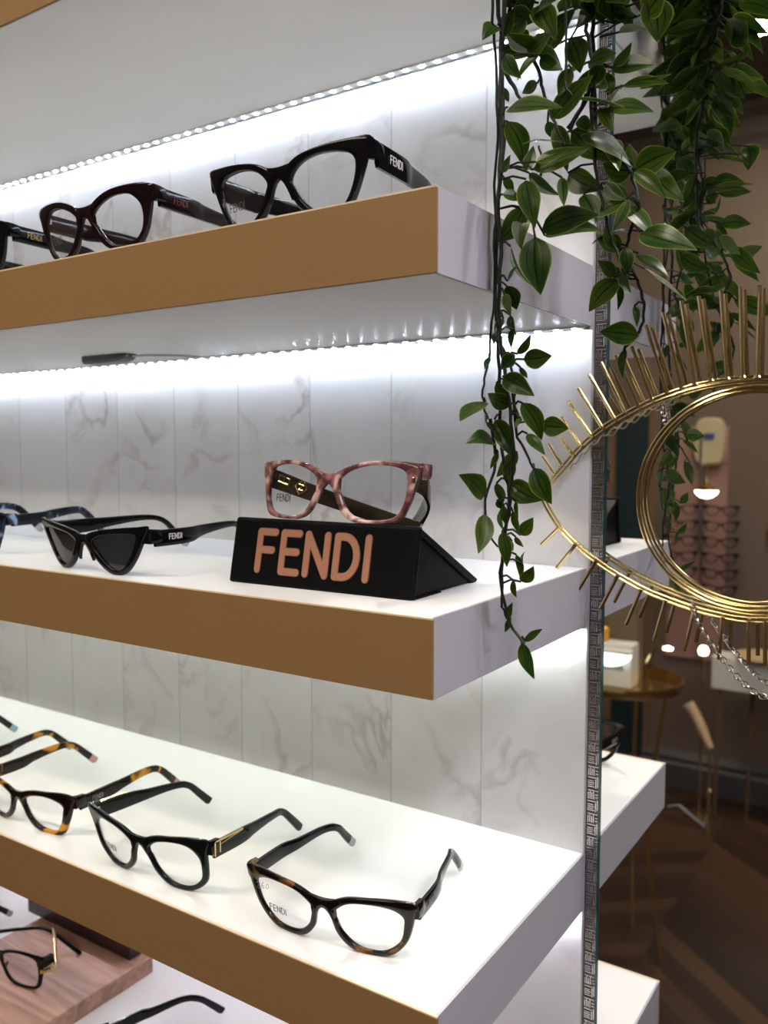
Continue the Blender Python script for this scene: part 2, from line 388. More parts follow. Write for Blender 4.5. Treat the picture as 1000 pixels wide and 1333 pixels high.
def glasses(name, label, style, pos, yaw, tilt, w, zt, zb, xt, L, mat, lens='lens', tipmat=None, group=None, temple_h=(.115,.058,.072), zoff=.075,
            logo=None, logo_mat='white_print', mark=True, hinge='black', bars=None, thick=.042, temples='open', tmat=None, sides=(1,-1), zbend=.35):
    root = empty(name, pos, yaw); tag(root, label, 'glasses' if lens == 'lens' else 'sunglasses', group)
    ctrl = STY[style]; xm = max(c[2] for c in ctrl); zm = max(c[3] for c in ctrl)
    sx = w / (xm/100) ; sz = zt / (zm/100)
    def T(x, y, z): return (x, y + z*tilt + .10*(x/w)**2, z)
    fr = MB()
    sec = [(0,-.30),(.10,-.46),(.30,-.52),(.70,-.52),(.90,-.44),(1,-.26),(1,.30),(.88,.46),(.12,.46),(0,.30)]
    smp = catmull(ctrl)
    for s_ in (1, -1):
        rings = []
        for ix, iz, ox, oz in smp:
            rings.append([T(s_*sx*(ix+(ox-ix)*a)/100, b*thick, max(.0, sz*(iz+(oz-iz)*a)/100)) for a, b in sec])
            if s_ < 0: rings[-1].reverse()
        fr.loft(rings, closed=True)
        # end piece wrapping back to the hinge
        ex = s_*w; ez = zt - .075
        rr = []
        for x_, y_, hh, tt in ((ex*.90, -.012, .055, .02), (ex*.985, .0, .06, .026), (ex*1.0, .05, .055, .022), (ex*.992, .11, .05, .018)):
            rr.append([T(x_ - s_*tt, y_, ez - hh), T(x_ + s_*tt*.6, y_, ez - hh), T(x_ + s_*tt, y_, ez - hh*.6), T(x_ + s_*tt, y_, ez + hh*.6), T(x_ + s_*tt*.6, y_, ez + hh), T(x_ - s_*tt, y_, ez + hh)])
            if s_ < 0: rr[-1].reverse()
        fr.loft(rr)
    # bridge
    rings = []
    xb0 = .095*sx
    for i in range(13):
        u = -1 + 2*i/12; x = xb0*u
        top = zb - .010*(1-u*u); bot = zb - .085 - .14*abs(u)**1.8
        rings.append([T(x, b*thick*.96, bot + (top-bot)*a) for a, b in ((0,-.3),(.12,-.48),(.5,-.54),(.88,-.48),(1,-.3),(1,.3),(.88,.46),(.12,.46),(0,.3))])
    fr.loft(rings)
    fr.build('front_frame', mat, root, smooth=50)
    # lenses
    for s_ in (1, -1):
        mb = MB(); inner = [(s_*sx*(a[0] + .8*(1 if a[0] > a[2] else -1)*-1)/100, sz*a[1]/100) for a in smp]
        cx = sum(p[0] for p in inner)/len(inner); cz = sum(p[1] for p in inner)/len(inner)
        rings = []
        for f_, y in ((.02, .007),(.5, .004),(1.02, .008),(1.02, -.006),(.5, -.011),(.02, -.012)):
            rings.append([T(cx + (x-cx)*f_, y, cz + (z-cz)*f_) for x, z in inner])
        mb.loft(rings)
        lo = mb.build('lens', M[lens], root, smooth=40)
        if mark and s_ == -1:
            mk = MB(); o = T(s_*sx*.50, -.020, sz*.15); o2 = T(s_*sx*.40, -.020, sz*.15)
            word(mk, 'FENDI', o, Vector(o2)-Vector(o), (0, tilt, 1), .052, .006, .0012)
            tag(mk.build('lens_print', M['dark_print'], lo, smooth=0), 'small dark brand lettering low on the lens')
    # nose pads
    for s_ in ((1, -1) if thick < .035 else ()):
        mb = MB(); c = Vector(T(s_*.105*sx, .026, zb*.50))
        rings = []
        for i in range(7):
            u = -1 + 2*i/6; r_ = math.sqrt(max(0.02, 1-u*u))
            rings.append([c + Vector((-s_*u*.020 + .013*r_*math.cos(2*PI*k/8), .026*r_*math.sin(2*PI*k/8), -u*.050)) for k in range(8)])
        mb.loft(rings); mb.build('nose_pad', mat, root)
    # temples
    tm = tmat or mat
    for s_ in (1, -1):
        if s_ not in sides: continue
        if temples == 'open':
            x0 = s_*w*.985; y0 = T(w,0,zt-.075)[1] + .06; z0 = zt - zoff
            key = [(x0, y0, z0), (s_*(w*.97), y0+.35, z0*.75+zbend*.25), (s_*(w*.6+xt*.4), L*.45, z0*.4+zbend*.6), (s_*(w*.3+xt*.7), L-.44, zbend), (s_*xt*1.01, L-.28, zbend*.90), (s_*xt, L-.12, zbend*.52), (s_*xt*.98, L+.01, .06)]
        else: key = temples[s_]
        pts = [Vector(p) for p in catmull(key, 5, closed=False)]
        n = len(pts); h0, h1, h2 = temple_h; rings = []
        for i, p in enumerate(pts):
            u = i/(n-1); t = (pts[min(i+1,n-1)] - pts[max(i-1,0)]).normalized()
            sd = t.cross(Vector((0,0,1))).normalized(); up = sd.cross(t)
            k = min(1, max(0, (u-.10)/.45)); k = k*k*(3-2*k)
            h = h0*(1-k) + h1*k
            if u > .72: h = h1 + (h2-h1)*min(1, (u-.72)/.2)
            if i == n-1: h *= .8
            th = .040*(1-u) + .030*u
            # the top edge stays straight: the belly hangs below
            c = p - up*(h-h1)*.5
            rings.append([c + sd*th/2*a + up*h/2*b for a, b in ((-1,-.6),(-.6,-1),(.6,-1),(1,-.6),(1,.6),(.6,1),(-.6,1),(-1,.6))])
        cut = n-3 if tipmat else n
        mb = MB(); mb.loft(rings[:cut]); to = mb.build('temple', tm, root, smooth=50)
        if tipmat:
            mb = MB(); mb.loft(rings[cut-1:]); tag(mb.build('temple_tip', M[tipmat], to, smooth=50), tipmat.replace('_', ' ') + ' colour tip')
        hb = MB(); hp = pts[0]; dd = (pts[1]-pts[0]).normalized()
        hp = hp + Vector((-s_*.022, -.012, -.01)); hb.box(hp + Vector((-.010, -.022, -.022)), hp + Vector((.010, .022, .022)))
        hb.build('hinge', M['steel' if hinge != 'gold' else 'gold'], root, bevel=.006)
        i0 = 2; i1 = 5
        if logo and s_ in logo:
            mk = MB(); a = pts[i0]; b = pts[i1]; d = (b-a).normalized(); out = Vector((s_, 0, 0)); out = (out - d*out.dot(d)).normalized()
            ux = d if s_ > 0 else -d; up = out.cross(ux); st = a if s_ > 0 else b
            hgt = h0*.32
            word(mk, 'FENDI', st + out*.026 - up*(hgt*.5 + (h0-h1)*.40), ux, up, hgt, .0065, .002)
            tag(mk.build('brand_lettering', M[logo_mat], to, smooth=0), 'brand lettering on the temple')
        if bars and s_ in bars:
            a = pts[0]; b = pts[5]; d = (b-a).normalized(); out = Vector((s_, 0, 0)); out = (out - d*out.dot(d)).normalized(); up = out.cross(d) * s_
            up = Vector((0,0,1)); g = MB()
            o = a + out*.022 - d*.02
            def bar(p, q, r_=.009): g.tube([p, q], r_, 6)
            bar(o + up*.035, o + d*.34 + up*.035); bar(o - up*.075, o + up*.035, .012); bar(o + d*.06 - up*.06, o + d*.06 + up*.03, .010); bar(o + d*.06 + up*.0, o + d*.34 + up*.03, .005)
            tag(g.build('hinge_ornament', M['gold'], to), 'gold hinge ornament')
    return root

# ------------------------------------------------------------------ shelves
SHELF = {'D': (4.22, 3.7186, 2.60, .0), 'A': (1.7432, 1.2453, 2.6068, -.005), 'B': (-.7825, -1.2833, 2.6226, -.012), 'C': (-3.2878, -3.7934, 2.5808, .008), 'E': (-5.8487, -6.352, 2.5808, .0)}
XL = -12.0
names = {'D': ('white display shelf with gold-brown front, highest in the photo, lit underneath',),
 'A': ('white display shelf with gold-brown front carrying the two big black glasses above the brand stand',),
 'B': ('white display shelf with gold-brown front carrying the black brand stand and sunglasses',),
 'C': ('white display shelf with gold-brown front carrying the row of four open optical glasses',),
 'E': ('lowest white display shelf, carrying the rosy wooden block')}
diode = None
for key in 'DABCE':
    z1, z0, dp, xr = SHELF[key]
    lab = names[key][0] if isinstance(names[key], tuple) else names[key]
    root = empty('display_shelf', (0, 0, z0)); tag(root, lab, 'shelf', 'lit display shelves')
    mb = MB(); mb.box((XL, -dp + .02, z0 - z0), (xr - .02, -.004, z1 - z0))
    b = mb.build('board', M['white_lam'], root, smooth=0, bevel=.008)
    mb = MB(); mb.box((XL, -dp, .006), (xr, -dp + .022, z1 - z0 - .010)); tag(mb.build('front_panel', M['tan'], root, smooth=0), 'gold-brown front face')
    mb = MB(); mb.box((XL, -dp - .001, z1 - z0 - .0095), (xr, -dp + .02, z1 - z0 + .001)); tag(mb.build('edge_band', M['edge'], root, smooth=0), 'thin pale edge line')
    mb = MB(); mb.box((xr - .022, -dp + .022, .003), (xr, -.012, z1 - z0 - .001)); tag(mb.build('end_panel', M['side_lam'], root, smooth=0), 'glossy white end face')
    if key == 'E': continue
    # led tape stuck to the underside just in front of the wall
    mb = MB(); mb.box((XL + 1.0, -.125, -.018), (-.04, -.045, -.001)); tape = mb.build('led_tape', M['tape'], root, smooth=0)
    mb = MB(); mb.box((XL + 1.0, -.030, -.020), (-.02, -.010, -.0)); mb.build('channel', M['copper'], root, smooth=0)
    if diode is None:
        mb = MB(); mb.box((-.016, -.014, -.004), (.016, .014, 0)); diode = mb.build('diode', M['led'], tape, smooth=0)
    n = 64; alt = None
    if key in 'BC':
        alt = diode.data.copy(); alt.materials[0] = M['led_b' if key == 'B' else 'led_c']
    for i in range(n):
        d = diode if (key == 'D' and i == 0) else diode.copy()
        if d is not diode: COL.objects.link(d)
        if alt: d.data = alt
        d.parent = tape; d.location = ((-.12 - i*.1667)*U, -.085*U, -.018*U)

# ------------------------------------------------------------------ the setting
def struct(name, mb, mat, org=(0,0,0), **k): return tag(mb.build(name, mat, None, org, **k), kind='structure')
YW = -30.05; ZC = 13.7
mb = MB(); mb.box((-16, 0, -ZO), (.0, .05, ZC)); struct('wall_back', mb, M['marble'], smooth=0)
mb = MB(); mb.box((-16, .16, -ZO), (30, .30, ZC)); struct('wall_behind_mirror', mb, M['mould'], smooth=0)
mb = MB(); mb.box((.0, .05, -ZO), (.125, .155, ZC)); struct('trim_1', mb, M['silver_d'], smooth=0)
# raised key pattern embossed on the strip
mb = MB(); rnd = random.Random(3)
def bar(x0, z0, x1, z1): mb.box((.012 + x0*.1, .036, z0), (.012 + x1*.1, .052, z1))
z = -9.0; k = 0
while z < 7.5:
    h = .105; t = .0075; g = .017
    if k % 2 == 0:      # lying strokes bent up at one side
        for q in range(4):
            bar(.02, z + .006 + q*g, .62 - .08*(q % 2), z + .006 + q*g + t)
        bar(.70, z, .79, z + h*.75); bar(.86, z + .012, .95, z + h)
        bar(.02, z + h - .018, .80, z + h - .018 + t)
    else:
        for q in range(4):
            bar(.05 + q*.16, z + .004, .05 + q*.16 + .085, z + .062 + .012*(q % 2))
        bar(.05, z + .078, .95, z + .078 + t); bar(.70, z + .02, .96, z + .02 + t); bar(.70, z + .045, .96, z + .045 + t)
    z += h; k += 1
o = mb.build('trim_2', M['silver'], None, smooth=0); tag(o, kind='structure')
mb = MB(); mb.box((.132, .0, -ZO), (13.0, .05, ZC)); struct('wall_mirror', mb, M['mirror'], smooth=0)
mb = MB(); mb.box((.118, -.003, -ZO), (.150, .05, ZC)); struct('trim_3', mb, M['mirror_edge'], smooth=0, bevel=.008)
mb = MB(); mb.box((-16, YW, -ZO - .3), (14, .30, -ZO)); struct('floor', mb, M['floor'], smooth=0)
mb = MB(); mb.box((-16, YW, ZC), (14, .30, ZC + .3)); struct('ceiling', mb, M['ceil'], smooth=0)
mb = MB(); mb.box((-16, YW - .3, -ZO), (14, YW, ZC)); struct('wall_front', mb, M['taupe'], smooth=0)
mb = MB(); mb.box((-16.3, YW, -ZO), (-16, .3, ZC)); struct('wall_left', mb, M['taupe'], smooth=0)
mb = MB(); mb.box((14, YW, -ZO), (14.3, .3, ZC)); struct('wall_right', mb, M['taupe'], smooth=0)
def profile_x(prof, x0, x1): # moulding along the far wall
    m = MB(); m.loft([[(x0, YW + a, b) for a, b in prof], [(x1, YW + a, b) for a, b in prof]]); return m
struct('baseboard_front', profile_x([(0,-ZO),(.25,-ZO),(.25,-ZO+1.0),(.16,-ZO+1.1),(.18,-ZO+1.3),(.05,-ZO+1.5),(0,-ZO+1.6)], -16, 14), M['mould'], smooth=0)
struct('trim_4', profile_x([(0,ZC),(.9,ZC),(.85,ZC-.25),(.45,ZC-.5),(.35,ZC-1.1),(.15,ZC-1.35),(0,ZC-1.7)], -16, 14), M['ceil'], smooth=0)
# ------------------------------------------------------------------ eyewear on the shelves
zA, zB, zC, zE = 1.7432, -.7825, -3.2878, -5.8487
# third shelf: four open optical glasses
glasses('eyeglasses', 'dark havana cat-eye eyeglasses nearest the right end of the row of open frames', 'cat', (-1.035,-2.311,zC), .135, -.237, .682, .468, .39, .514, 1.34, M['havana'],
        tmat=M['black'], tipmat='grey_tip', logo=(1,), logo_mat='dim_print')
glasses('eyeglasses', 'black cat-eye eyeglasses with gold bars at the hinges', 'round', (-2.833,-2.379,zC), .025, -.257, .692, .501, .407, .572, 1.30, M['dark_green_ac'],
        bars=(1,-1), temple_h=(.13,.060,.075), hinge='gold', logo=(-1,), logo_mat='dim_print')
glasses('eyeglasses', 'geometric yellow and brown tortoiseshell eyeglasses with pink temple tips, cut by the left photo edge', 'hex', (-4.603,-2.347,zC), .027, -.125, .686, .415, .352, .648, 1.364, M['tort'],
        tipmat='pink_tip', logo=(1,), logo_mat='dim_print', temple_h=(.12,.065,.075))
glasses('eyeglasses', 'tortoiseshell eyeglasses with teal temple tips, only the temples showing at the left photo edge', 'hex', (-6.44,-2.206,zC), -.021, -.15, .70, .42, .36, .563, 1.33, M['tort'],
        tipmat='teal_tip', temple_h=(.12,.065,.075))
sc_ = MB(); o_l = Vector((-.555, -.085, .335))
for pl in ([(0,.05),(.03,.07),(.05,.05),(.03,.02),(0,-.01),(.05,-.01)], [(.10,.07),(.075,.03),(.08,0),(.11,0),(.11,.03),(.08,.03)], [(.15,.06),(.135,.03),(.15,0),(.175,.02),(.17,.05),(.15,.06)]):
    sc_.tube([o_l + Vector((a*.62, 0, b*.62)) for a, b in pl], .0022, 4)
c3 = bpy.data.objects['eyeglasses']; l3 = [k for k in bpy.data.objects if k.parent == c3 and k.name.startswith('lens')][-1]
tag(sc_.build('handwritten_mark', M['dark_print'], l3), 'small handwritten mark at the top of the lens')
# top shelf
glasses('eyeglasses', 'large glossy black cat-eye eyeglasses at the end of the upper shelf beside the vines', 'big', (-1.261,-2.465,zA), .02, -.16, .685, .442, .35, .55, 1.33, M['black'],
        logo=(1,), temple_h=(.16,.12,.09), thick=.05)
glasses('eyeglasses', 'large dark burgundy angular eyeglasses, left of the black pair on the upper shelf', 'bigcut', (-3.138,-2.556,zA), -.008, -.164, .682, .452, .357, .55, 1.33, M['brown_ac'],
        logo=(1,), logo_mat='red_print', temple_h=(.14,.10,.09), thick=.045)
glasses('eyeglasses', 'dark eyeglasses with gold lettering on the temple, leftmost on the upper shelf', 'bigcut', (-5.02,-2.53,zA), -.01, -.16, .70, .45, .357, .55, 1.36, M['black'],
        logo=(1,), logo_mat='gold', temple_h=(.14,.10,.09))
# middle shelf
glasses('sunglasses', 'narrow black cat-eye sunglasses with dark lenses beside the brand stand', 'sun', (-3.391,-2.458,zB), -.074, -.16, .742, .405, .323, .532, 1.45, M['black'], lens='sunlens',
        tipmat='grey_tip', logo=(1,), temple_h=(.13,.05,.065), mark=False, zbend=.36, zoff=.055)
glasses('eyeglasses', 'blue and black marbled eyeglasses, only the temples showing behind the sunglasses', 'hex', (-5.66,-2.28,zB), .04, -.12, .72, .42, .36, .55, 1.38, M['blue'], tipmat='grey_tip', temple_h=(.11,.075,.065), zbend=.38)

# black triangular brand stand
st = (-1.231, -2.206, zB); t = empty('display_stand', st, R(1.4)); tag(t, 'black triangular stand with large rose-gold brand lettering, carrying a pair of glasses', 'stand')
W2 = .815; HB, HT, DB = 0, .490, 1.01
def slab(mb, p, q, th, x0, x1):
    p = Vector(p); q = Vector(q); d = (q-p).normalized(); n = Vector((0, -d.z, d.y)); r_ = []
    for x in (x0, x1): r_.append([(x, *(p)[1:]), (x, *(q)[1:]), (x, *(q - n*th)[1:]), (x, *(p - n*th)[1:])])
    mb.loft(r_)
mb = MB(); fr_ = [(-W2, 0, .0), (-W2, .10, HT), (-W2, .15, HT), (-W2, .05, 0)]
mb.loft([fr_, [(W2 - .0, b, c) for a, b, c in fr_]]); mb.build('front_flap', M['case'], t, smooth=0, bevel=.022, bseg=3)
mb = MB(); bk = [(-W2 + .01, .11, HT), (-W2 + .01, DB, .02), (-W2 + .01, DB - .03, .0), (-W2 + .01, DB - .09, .0), (-W2 + .01, .11, HT - .05)]
mb.loft([bk, [(W2 - .005, b, c) for a, b, c in bk]]); mb.build('rear_flap', M['case'], t, smooth=0, bevel=.012, bseg=2)
mb = MB(); tri = [(-W2 + .03, .06, .012), (-W2 + .03, .13, HT - .03), (-W2 + .03, DB - .06, .012)]
mb.loft([tri, [(W2 - .03, b, c) for a, b, c in tri]]); mb.build('body', M['case'], t, smooth=0)
mb = MB(); mb.box((-W2 + .02, .03, .0), (W2 - .01, .42, .010)); mb.build('bottom_flap', M['case'], t, smooth=0)
mb = MB(); uy = Vector((0, .10, HT)).normalized()
word(mb, 'FENDI', Vector((-.545, -.0015, 0)) + uy*.115, (1,0,0), uy, .285, .052, .004, gap=.245, squeeze=1.08)
tag(mb.build('brand_lettering', M['foil'], t, smooth=0), 'rose-gold capitals on the front')
mb = MB()
word(mb, 'FENDI', Vector((-.545, -.0005, 0)) + uy*.115, (1,0,0), uy, .285, .062, .002, gap=.245, squeeze=1.08)
mb.build('lettering_border', pbr('pressed_brown_border', (.10, .05, .035), .4), t, smooth=0)

g = glasses('eyeglasses', 'rose and brown mottled square eyeglasses standing on the black brand stand', 'square', (-1.221, -2.079, zB + HT + .002), -.033, .16, .726, .435, .353, .55, 1.33, M['pink'], tmat=M['olive'], hinge='gold',
        temple_h=(.15,.11,.085), thick=.045,
        temples={-1: [(-.71,.15,.315),(-.66,.19,.305),(-.35,.23,.205),(.05,.26,.09),(.40,.28,.0),(.55,.285,-.035),(.62,.29,-.06)],
                 1: [(.71,.13,.315),(.715,.22,.28),(.66,.34,.17),(.52,.46,.02),(.34,.57,-.12),(.20,.63,-.19),(.10,.67,-.24)]})
mo = MB(); dd = Vector((.40,.05,-.13)).normalized(); up = Vector((0,0,1)) - dd*dd.z; up.normalize(); nn = Vector((.12,-1,0)).normalized()*.026
def q_(c, a, b, r_=.008): mo.tube([Vector(c) + nn + dd*a[0] + up*a[1], Vector(c) + nn + dd*b[0] + up*b[1]], r_, 6)
c1 = (-.56,.205,.275); c2 = (-.40,.225,.225)
for a, b in (((-.05,.03),(.05,.03)),((-.05,-.02),(.05,-.02)),((-.05,.03),(-.05,-.02)),((.0,.03),(.0,-.02)),((.05,.03),(.05,-.02))): q_(c1, a, b)
for a, b in (((-.055,0),(0,.055)),((0,.055),(.055,0)),((.055,0),(0,-.055)),((0,-.055),(-.055,0)),((-.025,.02),(.025,.02)),((-.02,-.02),(.02,-.02)),((0,.03),(0,-.03))): q_(c2, a, b)
tl = [k for k in bpy.data.objects if k.parent == g and k.name.startswith('temple')]
tag(mo.build('monogram_ornament', M['gold'], tl[-1]), 'gold monogram ornament')

# bottom shelf: wooden block, plum box, three more frames
bl = (-5.885, -.50, zE); mb = MB(); mb.box((-6.79, -2.50, zE), (-4.98, -.50, zE + .1987))
tag(mb.build('wooden_block', M['wood'], None, (-5.885, -1.5, zE), smooth=0, bevel=.012), 'rosy brown wooden display block lying on the lowest shelf', 'display block')
mb = MB(); mb.box((-7.05, -.72, zE + .1987), (-5.12, -.40, zE + .60)); ob = mb.build('lacquered_box', M['darkbox'], None, (-6.1, -.56, zE + .1987), smooth=0, bevel=.01)
tag(ob, 'dark plum box lying on the back edge of the wooden block', 'box')
e1 = (-6.08, -1.72, zE + .1987)
glasses('eyeglasses', 'black and gold square wire eyeglasses standing on the wooden block', 'square', e1, .05, -.10, .68, .43, .36, .55, 1.33, M['black'], hinge='gold', temple_h=(.045,.035,.05), thick=.03, mark=False, tmat=M['gold'],
        temples={1: [(.68,.06,.27),(.77,.12,.31),(.62,.25,.32),(.36,.45,.31),(.12,.62,.29),(.04,.67,.24),(.02,.70,.17)],
                 -1: [(-.67,.08,.27),(-.62,.18,.25),(-.49,.32,.23),(-.25,.48,.25),(-.02,.62,.25),(.2,.70,.13),(.44,.74,.03)]})
tm_ = [k for k in bpy.data.objects if k.name.startswith('temple') and k.parent and k.parent.name.startswith('eyeglasses')]
tm_[-1].data.materials[0] = M['black']
glasses('eyeglasses', 'black eyeglasses on the lowest shelf, one curved temple showing right of the wooden block', 'cat', (-3.61,-2.03,zE), -.25, -.15, .70, .40, .36, .50, 1.33, M['black'], logo=None)
glasses('eyeglasses', 'black eyeglasses left of the wooden block, only a grey-tipped temple end showing', 'cat', (-7.862,-2.094,zE), .06, -.12, .70, .40, .36, .55, 1.33, M['black'], tipmat='grey_tip')

# grey sensor under the upper shelf
cl = (-5.12, -.80, 1.2453); mb = MB(); rings = []
for x, hw, hh in ((-.36,.09,.075),(-.33,.10,.085),(-.1,.10,.085),(.20,.10,.08),(.31,.085,.055),(.35,.06,.03)):
    rings.append([(cl[0]+x, cl[1]+hw*a, cl[2]-.001-hh*b) for a, b in ((-1,0),(1,0),(1,.7),(.8,1),(-.8,1),(-1,.7))])
mb.loft(rings); sn = mb.build('light_sensor', M['grey_clip'], None, cl, smooth=30); tag(sn, 'charcoal plastic sensor stuck under the upper shelf', 'sensor')
mb = MB(); mb.tube([(.36,0,-.03),(.5,.1,-.02),(.7,.35,-.012),(.74,.62,-.01)], .012, 6); mb.build('wire', M['cable'], sn)

# ------------------------------------------------------------------ gold eye wall ornament
def yE(z): return -.12 + z*.04
EC = (1.276, -.15)
ex = empty('eye_ornament', (EC[0], yE(EC[1]), EC[1])); tag(ex, 'gold wire eye ornament with spiky lashes hanging in front of the mirror', 'wall ornament')
EO = (EC[0], yE(EC[1]), EC[1])
upc = [(-.37,-.125),(-.345,-.10),(-.275,-.021),(-.173,.097),(-.042,.248),(.136,.396),(.321,.505),(.509,.598),(.693,.665),(.871,.714),(1.046,.739),(1.276,.755)]
loc = [(-.37,-.125),(-.368,-.17),(-.340,-.245),(-.209,-.433),(-.046,-.577),(.122,-.694),(.305,-.797),(.502,-.887),(.693,-.951),(.915,-1.009),(1.109,-1.042),(1.276,-1.055)]
def full(c): return c + [(2*EC[0]-x, z) for x, z in reversed(c[:-1])]
ring = full(upc)[:-1] + [(x, z) for x, z in reversed(full(loc))][:-1]
ring = catmull(ring, 4)
def offset(ring, d):
    out = []; n = len(ring)
    for i in range(n):
        a = Vector(ring[i-1]); b = Vector(ring[(i+1) % n]); t = (b-a)
        t.normalize(); p = Vector(ring[i]); out.append((p.x + t.y*-d, p.y + t.x*d))
    return out
for d in (.016, -.016):
    mb = MB(); mb.tube([(x, yE(z), z) for x, z in offset(ring, d)], .0125, 8, closed=True); mb.build('outline_wire', M['brass'], ex, EO)
for rr_ in (.846, .816):
    mb = MB(); mb.tube([(EC[0] + rr_*math.cos(a), yE(EC[1] + rr_*math.sin(a))*.7, EC[1] + rr_*math.sin(a)) for a in [2*PI*i/72 for i in range(72)]], .0125, 8, closed=True)
    mb.build('iris_ring', M['brass'], ex, EO)
lash = [((-.266,.016),(-.378,.167)),((-.204,.087),(-.328,.279)),((-.112,.178),(-.222,.328)),((-.042,.254),(-.217,.499)),((.048,.332),(-.162,.627)),((.136,.403),(-.078,.733)),((.239,.47),(.011,.843)),((.324,.52),(.109,.936)),
 ((.43,.57),(.235,.99)),((.537,.615),(.36,1.049)),((.652,.667),(.469,1.212)),((.764,.70),(.597,1.304)),((.862,.724),(.735,1.376)),((.976,.746),(.865,1.402)),((1.093,.755),(1.026,1.427)),((1.203,.763),(1.165,1.443)),((1.306,.758),(1.303,1.438))]
lash2 = [((-.209,-.433),(-.366,-.588)),((-.057,-.566),(-.219,-.778)),((.122,-.693),(-.024,-.944)),((.306,-.80),(.169,-1.084)),((.499,-.896),(.387,-1.192)),((.694,-.963),(.615,-1.297)),((.915,-1.02),(.854,-1.348)),((1.124,-1.05),(1.112,-1.379)),((1.315,-1.06),(1.326,-1.395))]
def lashes(l):
    allp = list(l) + [((2*EC[0]-a[0], a[1]), (2*EC[0]-b[0], b[1])) for a, b in l if a[0] < 1.2]
    for a, b in allp:
        mb = MB(); A = Vector((a[0], yE(a[1]) - .012, a[1])); B = Vector((b[0], yE(b[1]) - .012, b[1]))
        mb.tube([A, B], .0155, 8); 
        dn = (B - A).normalized(); mb.tube([A - Vector((.02, 0, .0)), A + dn*.03, A + Vector((.02, 0, 0))], .007, 5)
        mb.build('lash', M['brass'], ex, EO)
lashes(lash); lashes(lash2)
zz = []
for i, (x, z) in enumerate(catmull([p for p in full(upc)[3:9]], 8, closed=False)):
    zz.append((x + .02, yE(z) + .03, z - .035 - (.022 if i % 4 < 2 else 0)))
mb = MB(); mb.tube(zz, .008, 5); mb.build('zigzag_wire', M['cream'], ex, EO)

# silver chains
def chain(name, pts, label, lw=.026):
    cs = [Vector(p) for p in catmull(pts, 12, closed=False)]
    acc = [0]
    for a, b in zip(cs[:-1], cs[1:]): acc.append(acc[-1] + (b-a).length)
    mb = MB(); d = 0; k = 0; step = lw*1.35
    while d < acc[-1]:
        i = max(j for j in range(len(acc)) if acc[j] <= d); i = min(i, len(cs)-2)
        p = cs[i].lerp(cs[i+1], (d-acc[i])/max(1e-6, acc[i+1]-acc[i])); t = (cs[i+1]-cs[i]).normalized()
        n = Vector((0,1,0)); n = (n - t*n.dot(t)).normalized(); w = t.cross(n)
        sdv = (w*math.cos(.6 if k % 2 else -.9) + n*math.sin(.6 if k % 2 else -.9))
        mb.tube([p + t*lw*math.cos(2*PI*q/12) + sdv*lw*.72*math.sin(2*PI*q/12) for q in range(12)], .0054, 5, closed=True)
        d += step; k += 1
    return tag(mb.build(name, M['silver_chain'], None, pts[0]), label, 'chain')
def hang(P, Y=-.19): return [(x, Y, z) for x, z in P]
chain('hanging_chain', hang([(.90,-.96),(.945,-1.10),(1.073,-1.289),(1.247,-1.49),(1.387,-1.60),(1.52,-1.62),(1.66,-1.56),(1.80,-1.40),(1.90,-1.20),(1.95,-.96)]), 'silver link chain draped below the gold eye ornament', .028)
#chain('hanging_chain', hang([(.955,-.97),(1.03,-1.12),(1.16,-1.29),(1.30,-1.43),(1.42,-1.50),(1.53,-1.51),(1.65,-1.45),(1.77,-1.30),(1.85,-1.15),(1.90,-.97)], -.205), 'silver link chain draped below the gold eye ornament, the upper loop', .026)
chain('short_chain', [(.60,-.075,.60),(.615,-.075,.52),(.64,-.078,.42)], 'short silver chain piece between lashes arc and inner ring of the eye ornament', .024)

